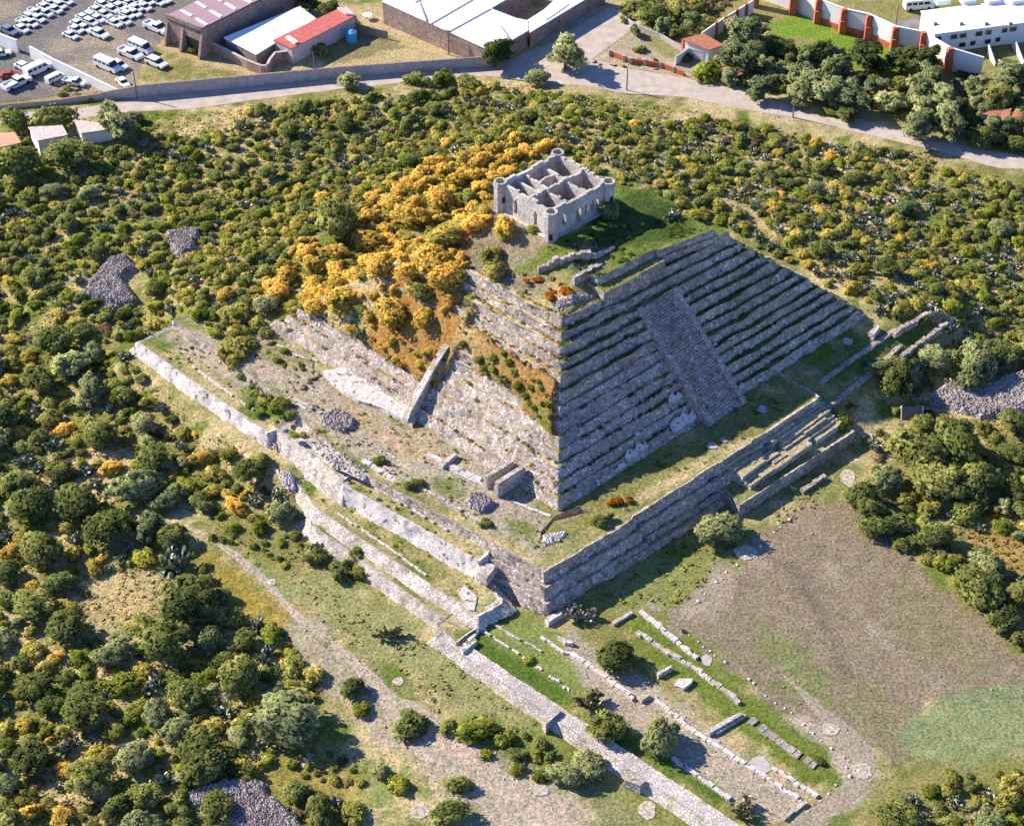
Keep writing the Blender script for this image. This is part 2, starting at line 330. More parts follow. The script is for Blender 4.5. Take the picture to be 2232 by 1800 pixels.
M['brick'] = plain_mat("orange_brick", (.50, .14, .07), .85, .25, 1.4)
M['blue'] = plain_mat("blue_plastic", (.08, .38, .60), .5, .1, 1)
M['wood'] = plain_mat("grey_wood", (.20, .17, .14), .8, .2, 2)
M['bark'] = plain_mat("dark_bark", (.13, .10, .08), .9, .2, 3)
M['leaf'] = leaf_mat("foliage"); M['leafy'] = leaf_mat("golden_foliage", vary=.18)
M['pad'] = leaf_mat("cactus_pad", vary=.2, rough=.42, spec=.5, trans=0)
# ------------------------------------------------------------------ object helpers
def link(o): scn.collection.objects.link(o); return o
def tag(o, label=None, cat=None, group=None, kind=None):
    if label: o["label"] = label
    if cat: o["category"] = cat
    if group: o["group"] = group
    if kind: o["kind"] = kind
    return o
def thing(name, loc, label, cat, group=None, rz=0.0):
    o = bpy.data.objects.new(name, None); o.empty_display_size = .5; link(o)
    o.location = loc; o.rotation_euler = (0, 0, rz); return tag(o, label, cat, group)
def mk(name, V, F, mats, parent=None, midx=None, smooth=False, col=None, world=True):
    "mesh object from world coordinates (made local to its parent)"
    V = np.asarray(V, float).reshape(-1, 3)
    if parent is not None and world: V = V-np.array(parent.location)
    org = np.zeros(3)
    if parent is None and world:
        org = np.array([V[:, 0].mean(), V[:, 1].mean(), V[:, 2].min()]); V = V-org
    me = bpy.data.meshes.new(name)
    if isinstance(F, np.ndarray):
        me.vertices.add(len(V)); me.vertices.foreach_set("co", V.ravel())
        k = F.shape[1]; me.loops.add(F.size); me.loops.foreach_set("vertex_index", F.ravel().astype(np.int32))
        me.polygons.add(len(F)); me.polygons.foreach_set("loop_start", np.arange(0, F.size, k, dtype=np.int32))
        me.polygons.foreach_set("loop_total", np.full(len(F), k, dtype=np.int32)); me.update(calc_edges=True)
    else:
        me.from_pydata(V.tolist(), [], F); me.update()
    for m in (mats if isinstance(mats, (list, tuple)) else [mats]): me.materials.append(m)
    if midx is not None: me.polygons.foreach_set("material_index", np.asarray(midx, dtype=np.int32))
    if smooth: me.polygons.foreach_set("use_smooth", np.ones(len(me.polygons), bool))
    if col is not None:
        ca = me.color_attributes.new("Col", 'FLOAT_COLOR', 'POINT')
        ca.data.foreach_set("color", np.c_[col, np.ones(len(col))].ravel())
    o = link(bpy.data.objects.new(name, me)); o.location = org
    if parent is not None: o.parent = parent
    return o
class MB:
    "collects simple solids"
    def __init__(s): s.v = []; s.f = []; s.m = []
    def add(s, V, F, m=0):
        n = len(s.v); s.v += [tuple(p) for p in V]; s.f += [tuple(i+n for i in f) for f in F]; s.m += [m]*len(F); return s
    def box(s, c, h, rz=0., m=0, taper=1.0):
        cs, sn = math.cos(rz), math.sin(rz); V = []
        for dz in (-1, 1):
            t = taper if dz > 0 else 1
            for dx, dy in ((-1, -1), (1, -1), (1, 1), (-1, 1)):
                x, y = dx*h[0]*t, dy*h[1]*t; V.append((c[0]+x*cs-y*sn, c[1]+x*sn+y*cs, c[2]+dz*h[2]))
        return s.add(V, [(0, 3, 2, 1), (4, 5, 6, 7), (0, 1, 5, 4), (1, 2, 6, 5), (2, 3, 7, 6), (3, 0, 4, 7)], m)
    def prism(s, ring, z0, z1, m=0, top=None):
        n = len(ring); V = [(p[0], p[1], z0 if np.isscalar(z0) else z0[i]) for i, p in enumerate(ring)]+[(p[0], p[1], z1 if np.isscalar(z1) else z1[i]) for i, p in enumerate(ring)]
        ar = sum(ring[i][0]*ring[(i+1) % n][1]-ring[(i+1) % n][0]*ring[i][1] for i in range(n))
        F = [(i, (i+1) % n, (i+1) % n+n, i+n) for i in range(n)]+[tuple(range(n-1, -1, -1)), tuple(range(n, 2*n))]
        if ar < 0: F = [f[::-1] for f in F]
        s.add(V, F, m)
        if top is not None: s.m[-1] = top
        return s
    def wall(s, p, q, z0, z1, t, m=0):
        "upright wall from p to q"
        dx, dy = q[0]-p[0], q[1]-p[1]; l = math.hypot(dx, dy); nx, ny = -dy/l*t/2, dx/l*t/2
        return s.prism([(p[0]+nx, p[1]+ny), (q[0]+nx, q[1]+ny), (q[0]-nx, q[1]-ny), (p[0]-nx, p[1]-ny)], z0, z1, m)
    def cyl(s, c, r, h, n=10, m=0, r2=None):
        r2 = r if r2 is None else r2
        ring = [(math.cos(2*math.pi*i/n), math.sin(2*math.pi*i/n)) for i in range(n)]
        V = [(c[0]+x*r, c[1]+y*r, c[2]) for x, y in ring]+[(c[0]+x*r2, c[1]+y*r2, c[2]+h) for x, y in ring]
        F = [(i, (i+1) % n, (i+1) % n+n, i+n) for i in range(n)]+[tuple(range(n-1, -1, -1)), tuple(range(n, 2*n))]
        return s.add(V, F, m)
    def rod(s, p, q, r, m=0):
        p, q = Vector(p), Vector(q); d = (q-p); u = d.orthogonal().normalized()*r; w = d.cross(u).normalized()*r
        V = [p+u, p+w, p-u, p-w, q+u, q+w, q-u, q-w]
        return s.add(V, [(3, 2, 1, 0), (4, 5, 6, 7), (0, 1, 5, 4), (1, 2, 6, 5), (2, 3, 7, 6), (3, 0, 4, 7)], m)
    def build(s, name, mats, parent=None, world=True):
        return mk(name, s.v, s.f, mats, parent, s.m, world=world)
# ---------------------------------------------------------------- masonry: battered walls with broken faces
def face_strip(tops, bots, du=.55, jit=.16, closed=False, lip=.0):
    "grid of quads between a top line and a bottom line (same number of 3D points)"
    T = [np.array(p, float) for p in tops]; B = [np.array(p, float) for p in bots]
    if closed: T.append(T[0]); B.append(B[0])
    tt, bb = [], []
    for i in range(len(T)-1):
        L = max(np.linalg.norm(T[i+1]-T[i]), np.linalg.norm(B[i+1]-B[i])); n = max(1, int(L/du))
        for k in range(n):
            f = k/n; tt.append(T[i]*(1-f)+T[i+1]*f); bb.append(B[i]*(1-f)+B[i+1]*f)
    if not closed: tt.append(T[-1]); bb.append(B[-1])
    tt = np.array(tt); bb = np.array(bb); h = np.linalg.norm(tt-bb, axis=1).max(); m = max(2, int(h/du)+1)
    rows = [bb+(tt-bb)*(j/m) for j in range(m+1)]
    V = np.stack(rows)                                  # m+1, n, 3
    s1 = vn(V[..., 0]*1.1+V[..., 2]*.7, V[..., 1]*1.1-V[..., 2]*.9, 3)-.5
    s2 = vn(V[..., 0]*.25+9, V[..., 1]*.25+V[..., 2]*.3, 6)-.5
    s3 = RNG.random(V.shape[:2])-.5
    out = (bb-tt); out[:, 2] = 0; ln = np.linalg.norm(out, axis=1, keepdims=True)
    nrm = np.divide(out, ln, out=np.zeros_like(out), where=ln > 1e-6)
    dsp = (s1*1.1+s2*1.4+s3*.5)*jit*2
    V[..., :2] += nrm[None, :, :2]*dsp[..., None]
    V[-1, :, 2] += (s1[-1]+s3[-1]*.7)*jit*1.2+lip
    n = V.shape[1]; idx = np.arange((m+1)*n).reshape(m+1, n)
    if closed: a = idx[:, :]; b_ = np.roll(idx, -1, axis=1)
    else: a = idx[:, :-1]; b_ = idx[:, 1:]
    F = np.stack([a[:-1], b_[:-1], b_[1:], a[1:]], axis=-1).reshape(-1, 4)
    return V.reshape(-1, 3), F, V[-1]
def cap_mesh(ring, z, step=1.0, holes=()):
    "triangulated flat top with grass and soil colours"
    r = [Vector((p[0], p[1])) for p in ring]; n = len(r)
    xs = [p[0] for p in r]; ys = [p[1] for p in r]
    gx, gy = np.meshgrid(np.arange(min(xs), max(xs), step), np.arange(min(ys), max(ys), step))
    gx = gx.ravel()+(RNG.random(gx.size)-.5)*.3; gy = gy.ravel()+(RNG.random(gy.size)-.5)*.3
    ok = poly_sd(gx, gy, ring) > .4
    for h in holes: ok &= poly_sd(gx, gy, h) < -.3
    pts = r+[Vector(p) for h in holes for p in h]
    ed = [(i, (i+1) % n) for i in range(n)]; k = n
    for h in holes:
        ed += [(k+i, k+(i+1) % len(h)) for i in range(len(h))]; k += len(h)
    pts += [Vector((x, y)) for x, y in zip(gx[ok], gy[ok])]
    vo, eo, fo, *_ = delaunay_2d_cdt(pts, ed, [], 0, 1e-4)
    V = np.array([(v.x, v.y) for v in vo]); F = [tuple(f) for f in fo]
    cx = np.array([V[list(f)].mean(axis=0) for f in F])
    keep = poly_sd(cx[:, 0], cx[:, 1], ring) > 0
    for h in holes: keep &= poly_sd(cx[:, 0], cx[:, 1], h) < 0
    F = [f for f, q in zip(F, keep) if q]
    zz = z+(fbm(V[:, 0]*.5, V[:, 1]*.5, 9, 3)-.5)*.22
    return np.c_[V, zz], F
def orient(ring):
    a = sum(ring[i][0]*ring[(i+1) % len(ring)][1]-ring[(i+1) % len(ring)][0]*ring[i][1] for i in range(len(ring)))
    return ring if a > 0 else ring[::-1]
def offset(ring, d):
    "push a CCW ring outward by d"
    n = len(ring); out = []
    for i in range(n):
        p0, p1, p2 = ring[i-1], ring[i], ring[(i+1) % n]
        e1 = np.array((p1[1]-p0[1], p0[0]-p1[0])); e2 = np.array((p2[1]-p1[1], p1[0]-p2[0]))
        e1 = e1/np.linalg.norm(e1); e2 = e2/np.linalg.norm(e2); b = e1+e2; q = b@b
        b = b*2/q if q > .3 else b
        out.append((p1[0]+b[0]*d, p1[1]+b[1]*d))
    return out
def slab(name, ring, ztop, zbot, batter, mat, label, cat, parent=None, step=1.0, holes=(), jit=.22, lip=.18, tiers=1, tread=.5, topmat=None):
    ring = orient(ring)
    root = parent or thing(name, (*np.mean(np.array(ring), axis=0), zbot), label, cat)
    holes = [orient(h) for h in holes]
    V, F = cap_mesh(ring, ztop, step, holes)
    mk("rubble_top" if topmat else "grass_top", V, F, topmat or M['ground'], root, col=soil(V[:, 0], V[:, 1]))
    cur = offset(ring, .05); z1 = ztop
    dz = (ztop-zbot)/tiers; Vs, Fs, k = [], [], 0
    for t in range(tiers):
        z0 = z1-dz; bot = offset(cur, batter/tiers)
        V, F, top = face_strip([(*p, z1) for p in cur], [(*p, z0) for p in bot], jit=jit, closed=True, lip=lip)
        Vs.append(V); Fs.append(F+k); k += len(V)
        # wall-head course lying behind the face
        n = len(top); inn = np.array([(*p, z1-.12) for p in offset(cur, -.7)]); P = np.array([(*p, 0) for p in cur]+[(*cur[0], 0)])
        cen = []
        Q = np.array([(*p, z1-.1) for p in offset(cur, -.75)]); Q = np.vstack([Q, Q[:1]])
        for i in range(len(cur)):
            Lg = max(np.linalg.norm(P[i+1]-P[i]), np.linalg.norm((np.array(bot+[bot[0]])[i+1]-np.array(bot+[bot[0]])[i]))); m = max(1, int(Lg/.55))
            for j in range(m): cen.append(Q[i]*(1-j/m)+Q[i+1]*(j/m))
        cen = np.array(cen)
        if len(cen) == n:
            V2 = np.vstack([top, cen]); ii = np.arange(n); jj = np.roll(ii, -1)
            Vs.append(V2); Fs.append(np.stack([ii, jj, jj+n, ii+n], axis=-1)+k); k += len(V2)
        if t < tiers-1:
            nxt = offset(bot, tread); V, F, top = face_strip([(*p, z0) for p in bot], [(*p, z0-.02) for p in nxt], jit=.03, closed=True)
            Vs.append(V); Fs.append(F+k); k += len(V); cur = nxt
        z1 = z0
    mk("stone_face", np.vstack(Vs), np.vstack(Fs), mat, root)
    for h in holes:
        V, F, _t = face_strip([(*p, ztop) for p in h[::-1]], [(*p, ztop-2.6) for p in h[::-1]], jit=.1, closed=True)
        mk("pit_wall", V, F, M['rub_dark'], root)
        mk("pit_floor", [(*p, ztop-2.55) for p in h], [tuple(range(len(h)))], M['road'], root)
    return root
def lerp_quad(f, g=None):
    "corner positions of the pyramid outline; f inset fraction (0 base, 1 top)"
    return [(Q0[i][0]*(1-f)+Q1[i][0]*f, Q0[i][1]*(1-f)+Q1[i][1]*f) for i in range(4)]
# ================================================================== SETTING: ground
def axis(lo, hi, st):
    a = list(np.arange(lo, hi+st, st)); o = []; d = st; v = a[-1]
    while v < 4000: d *= 1.45; v += d; o.append(v)
    l = []; d = st; v = a[0]
    while v > (-4000): d *= 1.45; v -= d; l.append(v)
    return np.array(l[::-1]+a+o)
gx = axis(-165, 165, .75); gy = axis(186, 512, .75)
X, Y = np.meshgrid(gx, gy); x = X.ravel(); y = Y.ravel()
Z = zt(x, y); far = (np.abs(x) > 175) | (y < 176) | (y > 522); Z = np.where(far, np.where(y < 200, -2, -.0), Z)
nx, ny = len(gx), len(gy); idx = np.arange(nx*ny).reshape(ny, nx)
F = np.stack([idx[:-1, :-1], idx[:-1, 1:], idx[1:, 1:], idx[1:, :-1]], -1).reshape(-1, 4)
g = mk("ground", np.c_[x, y, Z], F, M['ground'], col=soil(x, y), smooth=True); tag(g, "dry grass and soil ground running over the mound and the plain", "ground", kind="structure")
# ------------------------------------------------------------------ stepped pyramid
pyr = thing("stepped_pyramid", AB(46, 44, 7), "stepped stone pyramid with a shaded staircase face and an overgrown sunlit face", "pyramid")
NL = 13; ZL = np.array([0, 1.8, 3.3, 5.2, 6.7, 8.3, 10.2, 11.7, 13.5, 15.4, 16.9, 18.8, 20.3, 22.0])
FL = [z/22 for z in ZL]
def side_pts(k, n):
    "bottom, top and next-bottom points round level k"
    Bt, Tp, Nx = [], [], []
    for i in range(4):
        q0 = lerp_quad(FL[k]); qn = lerp_quad(FL[k+1]); c0, c1 = np.array(q0[i]), np.array(q0[(i+1) % 4]); n0, n1 = np.array(qn[i]), np.array(qn[(i+1) % 4])
        L = np.linalg.norm(c1-c0); m = int(L/.5)
        for j in range(m):
            s = j/m; pb = c0*(1-s)+c1*s; pn = n0*(1-s)+n1*s
            a = pb[0]; b = pb[1]; dcorner = min(s, 1-s)*L
            if i == 0:
                mid = .86 if k < 7 else .55
                rf = np.interp(a, [0, 8, 36, 41, 54, 58, 96], [.5, mid, mid, mid, .60, .46, .46])
                if k >= 9: rf = np.interp(a, [0, 40, 58, 96], [.40, .42, .5, .46])
            elif i == 3: rf = (.84 if k < 6 else .42) if dcorner > 5 else .5
            else: rf = .5
            rf += (vn(np.array([a*.18+k*5]), np.array([b*.18+k*9]), 4)[0]-.5)*.40
            rf = min(max(rf, .2), .97)
            if dcorner < .3: rf = .5
            Bt.append(pb); Tp.append(pb*(1-rf)+pn*rf); Nx.append(pn)
    return Bt, Tp, Nx
for k in range(NL):
    Bt, Tp, Nx = side_pts(k, 0); z0 = 7+ZL[k]; z1 = 7+ZL[k+1]
    V, Fq, top = face_strip([AB(*p, z1+(vn(np.array([p[0]*.22+k*3]), np.array([p[1]*.22]), 14)[0]-.5)*.7*min(1, k/3+.3)) for p in Tp], [AB(*p, z0-.15) for p in Bt], jit=.26, closed=True, lip=.12)
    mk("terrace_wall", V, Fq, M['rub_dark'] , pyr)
    P = np.array([AB(*p, z1-.08) for p in Tp]); Q = np.array([AB(*p, z1+.02) for p in Nx]); n = len(P)
    Mi = P*.5+Q*.5; Mi[:, 2] += (RNG.random(n)-.3)*.2
    V = np.vstack([P, Mi, Q]); i = np.arange(n); j = np.roll(i, -1)
    Fq = np.vstack([np.stack([i, j, j+n, i+n], -1), np.stack([i+n, j+n, j+2*n, i+2*n], -1)])
    xx, yy = V[:, 0], V[:, 1]; a_, b_ = toab(xx, yy)
    w = np.clip((fbm(xx*.3, yy*.3, 90+k, 3)-.42)*6, 0, 1)[:, None]
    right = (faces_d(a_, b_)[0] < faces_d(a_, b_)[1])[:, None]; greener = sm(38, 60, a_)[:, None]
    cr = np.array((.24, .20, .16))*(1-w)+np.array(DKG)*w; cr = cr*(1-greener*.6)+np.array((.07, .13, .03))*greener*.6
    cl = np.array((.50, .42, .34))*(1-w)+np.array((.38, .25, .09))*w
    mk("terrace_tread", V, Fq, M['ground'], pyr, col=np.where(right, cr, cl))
for nm, ring, zt_, zb in (("upper_terrace", [(35.5, 23.2), (53, 22.8), (53.6, 24.0), (71.5, 20.8), (69, 58), (36, 58)], 30.5, 27.2),
                          ("summit_terrace", [(36.9, 26.6), (53, 25.8), (53.6, 24.9), (68, 22.2), (65, 56), (37.4, 56)], 32.0, 30.0)):
    # each a battered block with a grassy top
    r = [AB(*p)[:2] for p in ring]; r = orient(r); V, Fc = cap_mesh(r, zt_, 1.0); mk(nm+"_turf", V, Fc, M['ground'], pyr, col=soil(V[:, 0], V[:, 1]))
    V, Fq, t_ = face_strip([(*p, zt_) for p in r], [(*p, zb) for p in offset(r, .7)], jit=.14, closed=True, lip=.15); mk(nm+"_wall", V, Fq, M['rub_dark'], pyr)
# staircase
def stair_rows():
    V, F, m = [], [], []; n = 44; b0, b1, z0, z1 = -2.6, 18.8, 6.9, 25.6
    st = MB(); a0, a1 = 42.8, 51.8
    for i in range(n):
        z = z0+(z1-z0)*(i+1)/n; bb = b0+(b1-b0)*i/n
        segs = 9
        for s in range(segs):
            q0 = a0+(a1-a0)*s/segs; q1 = a0+(a1-a0)*(s+1)/segs; j = RNG.normal()*.05; j2 = RNG.normal()*.05
            st.prism([AB(q0, bb+j2)[:2], AB(q1, bb+j2)[:2], AB(q1, bb+1.6)[:2], AB(q0, bb+1.6)[:2]], z-1.4, z+j)
    return st
stair_rows().build("staircase", M['rub_dark'], pyr)
for a0, a1 in ((41.2, 42.8), (51.8, 53.3)):
    tops, bots, tops2, bots2 = [], [], [], []
    for i in range(30):
        f = i/29; b = -2.9+(19.2+2.9)*f; z = 7.3+(26.0-7.3)*f
        tops.append(AB(a0, b, z)); bots.append(AB(a0-.1, b, z-2.4)); tops2.append(AB(a1, b, z)); bots2.append(AB(a1+.1, b, z-2.4))
    V1, F1, t1 = face_strip(tops, bots, jit=.08); V2, F2, t2 = face_strip(tops2, bots2, jit=.08)
    n = len(t1); V3 = np.vstack([t1, t2]); i = np.arange(n-1); F3 = np.stack([i, i+1, i+1+n, i+n], -1)
    V4 = np.array([t1[0], t2[0], (*t2[0][:2], 6.5), (*t1[0][:2], 6.5)]); F4 = np.array([[0, 1, 2, 3]])
    V = np.vstack([V1, V2, V3, V4]); Fq = np.vstack([F1, F2+len(V1), F3+len(V1)+len(V2), F4+len(V1)+len(V2)+len(V3)])
    mk("stair_flank", V, Fq, M['rub_dark'], pyr)
# fragments of the old lime coat along the foot of the shaded face
def plate(ringpx, z, th, name, mat, parent=None):
    r = [W(px, py, z) for px, py in ringpx]; m = MB().prism([q[:2] for q in r], z-.6, z+th); return m.build(name, mat, parent)
def coat(a0, a1, t0, t1):
    "thin lime plaster fragment lying on the shaded slope between inset fractions"
    n = 9; V = []; 
    for i in range(n):
        a = a0+(a1-a0)*i/(n-1)
        for t in (t0+RNG.random()*.02, t1-RNG.random()*.035*(1+t1)):
            V.append(AB(a+RNG.random()*.3, t*25.4-a/96, 7+22*t+.75))
    F = [(2*i, 2*i+2, 2*i+3, 2*i+1) for i in range(n-1)]
    m = MB(); m.add(V, F); m.add([(v[0], v[1], v[2]-.25) for v in V], [f[::-1] for f in F]); m.build("plaster_fragment", M['rub_pale'], pyr)
for c in ((33.5, 40.6, .01, .10), (36.5, 40.2, .17, .24), (37, 40, .29, .33), (38, 40.5, .42, .46), (20, 26, .02, .09), (24.5, 27, .11, .15), (15, 19, .0, .04), (11, 13.5, .01, .03), (54, 56, .02, .07), (59, 63, .0, .03), (64, 67, .02, .05), (73, 79, .01, .04), (53.8, 56, .33, .37), (53.5, 55, .25, .28)):
    coat(*c)
# sunlit face: sloping stair flank that stands out of the rubble
fin = MB(); tops = [(-4.6, 41.6, 8.2), (-3.0, 42.0, 9.9), (1.5, 42.9, 13.2), (5, 43.4, 16.2), (8.8, 44.0, 18.6), (10, 44.3, 18.9)]
for (a, b, z), (a2, b2, z2) in zip(tops[:-1], tops[1:]):
    r = [AB(a, b-.8)[:2], AB(a2, b2-.8)[:2], AB(a2, b2+.8)[:2], AB(a, b+.8)[:2]]
    fin.prism(r, 6.5, [z, z2, z2, z])
fin.build("sunlit_stair_flank", M['rub_lit'], pyr)
# two short buttresses against the foot of the sunlit face
for a0, a1, b0, b1, z in ((-5.8, 1.5, 14.6, 15.6, 10.2), (-5.8, 1.7, 11.4, 12.4, 10.6)):
    r = orient([AB(a0, b0)[:2], AB(a1, b0)[:2], AB(a1, b1)[:2], AB(a0, b1)[:2]])
    V, Fq, t_ = face_strip([(*p, z) for p in r], [(*p, 6.6) for p in offset(r, .15)], jit=.1, closed=True)
    bt = mk("buttress", np.vstack([V, [(*p, z) for p in r]]), [tuple(int(q) for q in f) for f in Fq]+[tuple(range(len(V), len(V)+4))], M['rub_lit'], pyr)
# ------------------------------------------------------------------ great platform and the terraces in front
R = lambda *p: [AB(a, b)[:2] for a, b in p]
PLAT = R((-13.6, -10.4), (9.2, -11.6), (10.0, -10.9), (35, -12), (66, -12.3), (66, 20), (30, 60), (5, 100), (-19.6, 104), (-18.6, 75), (-20.4, 48), (-21.4, 37.6), (-17.3, 12))
PIT = R(*PITAB)
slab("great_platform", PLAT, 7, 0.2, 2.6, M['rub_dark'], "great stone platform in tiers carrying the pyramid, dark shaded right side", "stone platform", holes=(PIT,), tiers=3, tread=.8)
slab("corner_terrace", R((-15.2, -13.6), (8, -15.6), (20, -16.2), (33, -16), (33, -5), (-5, 0), (-16, 3), (-16.6, -6)), 1.5, -.1, .5, M['rub_dark'], "low plinth with a grass strip under the platform's front corner", "stone terrace", step=1.2)
slab("middle_terrace", R((-29.0, 105.2), (-28.2, 84), (-26.8, 64.8), (-26.4, 60.5), (-23.6, 60), (-23.8, 38), (-25.2, 36.8), (-22.3, 18.8), (-19.8, 1.6), (-15.5, 2.6), (-12, 30), (-14, 104)), 5.3, 2.0, 1.8, M['rub_pale'], "grassy terrace above the tall whitish sloping wall left of the platform corner", "stone terrace")
slab("lower_terrace", R((-31.6, 35.5), (-29.6, 12), (-27.8, -6.8), (-22, -7.3), (-18, 3), (-18, 40), (-24, 46), (-29.6, 47), (-31.8, 37)), 2.0, 0.6, 2.2, M['rub_lit'], "grassy terrace edged by a low rubble band below the whitish wall", "stone terrace")
slab("outer_terrace", R((-34.6, 36), (-33.4, 15), (-32.3, -2.5), (-31, -6), (-27, -6), (-25, 40), (-30, 44)), .7, -1.3, 1.9, M['rub_lit'], "lowest grassy terrace above the meadow, edged by a thin rubble strip", "stone terrace")
slab("causeway_wall", R((-36.2, -4), (-34.9, -22), (-33.4, -40), (-31.6, -58), (-29.2, -84), (-26.0, -84), (-28.3, -58), (-30.7, -36), (-33.0, -12), (-33.7, -4)), .35, -1.7, 1.6, M['rub_lit'], "long wide rubble wall running to the lower right edge beside the green lawn", "stone wall", step=.9, jit=.1, topmat=M["rub_pile2"])
slab("wall_junction", R((-34.6, -8.2), (-28.6, -8.0), (-28.4, -1.5), (-34.2, -2)), .75, -1.2, .6, M['rub_lit'], "square ruined stone base where the rubble strips meet at the lawn's tip", "ruined base", step=.8)

slab("rubble_slope", R((-24.2, 60.3), (-24.4, 37.8), (-20, 38), (-20, 60)), 5.6, 1.2, 3.6, M['rub_lit'], "slope of fallen rubble filling the gap between the two whitish walls", "rubble slope", topmat=M['rub_lit'], jit=.3)

# ------------------------------------------------------------------ roads, yards and paths (sheets lying on the ground)
def sheet(name, ringpx, mat, label, cat=None, z=None, lift=.05, step=2.0, kind="structure", zg=0.0):
    ring = orient([W(px, py, zg if z is None else z)[:2] for px, py in ringpx])
    V, F = cap_mesh(ring, 0, step); V[:, 2] = (zt(V[:, 0], V[:, 1]) if z is None else z)+lift
    o = mk(name, V, F, mat); tag(o, label, cat, kind=kind); return o
sheet("road", [(-60, 250), (160, 240), (299, 214), (553, 190), (744, 171), (1056, 147), (1120, 128), (1200, 95), (1330, 15), (1400, 50), (1330, 100), (1290, 130), (1380, 152), (1488, 170), (1600, 196), (1695, 221), (1764, 251), (1868, 257), (1999, 296), (2130, 325), (2300, 352), (2300, 395), (2145, 359), (2058, 333), (1937, 305), (1799, 274), (1730, 257), (1626, 239), (1488, 212), (1366, 205), (1204, 188), (1060, 166), (850, 184), (744, 194), (560, 218), (420, 238), (290, 244), (120, 266), (-60, 270)], M['road'], "pale unpaved road running past the walls behind the mound", step=3)
pk = sheet("parking_lot", [(-80, 226), (0, 222), (232, 200), (238, 196), (300, 182), (310, 120), (352, 92), (366, 60), (372, 30), (450, -10), (560, -70), (-80, -70)], M['ground'], "worn grey asphalt yard full of parked cars", step=1.5)
v_ = np.array([q.co for q in pk.data.vertices])+np.array(pk.location); t_ = np.clip((fbm(v_[:, 0]*.05, v_[:, 1]*.09, 19, 4)-.5)*6+.3, 0, 1)[:, None]; c_ = (np.array((.19, .17, .175))*(1-t_)+np.array((.33, .27, .215))*t_)*(.8+.4*fbm(v_[:, 0]*.5, v_[:, 1]*.5, 29, 3))[:, None]
ca_ = pk.data.color_attributes.new('Col', 'FLOAT_COLOR', 'POINT'); ca_.data.foreach_set('color', np.c_[c_, np.ones(len(c_))].ravel())
sheet("pavement", [(1920, 60), (2000, 34), (2010, 60), (1960, 64)], M['asphalt'], "grey pavement behind the white boundary wall")
# ------------------------------------------------------------------ low stone kerbs, ruined walls
def kerb(name, pts, w, h, mat, label, cat, z=None, jit=.12, lift=0.0, seg=1.1, skip=.0, group=None):
    P = [(WG(*p) if z is None else W(*p, z)) for p in pts] if not isinstance(pts[0], Vector) else [tuple(p) for p in pts]
    m = MB()
    for p, q in zip(P[:-1], P[1:]):
        L = math.dist(p, q); n = max(1, int(L/seg)); d = ((q[0]-p[0])/L, (q[1]-p[1])/L); rz = math.atan2(d[1], d[0])
        for i in range(n):
            if random.random() < skip: continue
            f = (i+.5)/n; x, y, zz = (p[k]+(q[k]-p[k])*f for k in range(3))
            if z is None: zz = zt1(x, y)
            hh = h*(1+random.uniform(-.25, .25))
            m.box((x+random.uniform(-jit, jit), y+random.uniform(-jit, jit), zz+hh/2-.15+lift), (L/n*.53, w/2*(1+random.uniform(-.2, .2)), hh/2+.15), rz+random.uniform(-.08, .08), taper=.94)
    o = m.build(name, mat); return tag(o, label, cat, group)
def ribbon(name, pts, label, zg=0.0, lift=.025, mat='path'):
    "trodden track with ragged edges; pts = (px, py, half width m)"
    P = np.array([W(p[0], p[1], zg)[:2] for p in pts]); wd = np.array([p[2] for p in pts]); d = np.r_[0, np.cumsum(np.linalg.norm(np.diff(P, axis=0), axis=1))]
    t = np.arange(0, d[-1], 1.0); c = np.c_[np.interp(t, d, P[:, 0]), np.interp(t, d, P[:, 1])]; w = np.interp(t, d, wd)
    for _i in range(3): c[1:-1] = (c[:-2]+c[1:-1]*2+c[2:])/4
    g_ = np.gradient(c, axis=0); n_ = np.c_[-g_[:, 1], g_[:, 0]]/np.linalg.norm(g_, axis=1)[:, None]
    l = c+n_*(w*(.75+.55*vn(t*.35, t*0, 3)))[:, None]; r_ = c-n_*(w*(.75+.55*vn(t*.35, t*0+9, 5)))[:, None]; m = 5; V = []
    for j in range(m): V.append(l*(1-j/(m-1))+r_*j/(m-1))
    V = np.stack(V); nn_ = len(t); idx = np.arange(m*nn_).reshape(m, nn_); F = np.stack([idx[:-1, :-1], idx[1:, :-1], idx[1:, 1:], idx[:-1, 1:]], -1).reshape(-1, 4)
    V = V.reshape(-1, 2); o = mk(name, np.c_[V, zt(V[:, 0], V[:, 1])+lift], F, M['ground'], col=np.array((.43, .35, .29) if 'footpath' in label else (.35, .29, .235))*(.85+.3*fbm(V[:, 0]*.4, V[:, 1]*.4, 7, 3))[:, None]); return tag(o, label, kind="structure")
ribbon("path", [(400, 1142, .5), (470, 1178, .6), (520, 1215, .7), (580, 1268, .9), (650, 1345, .8), (740, 1412, .8), (800, 1470, 1.2), (850, 1530, 2.2), (920, 1590, 3.5), (1000, 1650, 4.0), (1080, 1715, 4.2), (1160, 1780, 4.5), (1230, 1840, 4.5)], "worn footpath curving down the meadow and widening to the bottom edge", zg=-1.4)
ribbon("path", [(1700, 1465, .1), (1740, 1500, .6), (1800, 1560, 1.3), (1850, 1610, 2.5), (1885, 1660, 2.8), (1870, 1710, 2.2), (1810, 1755, 1.8), (1740, 1800, 1.8), (1680, 1850, 1.8)], "dusty track curving round the ruins' lower right corner")
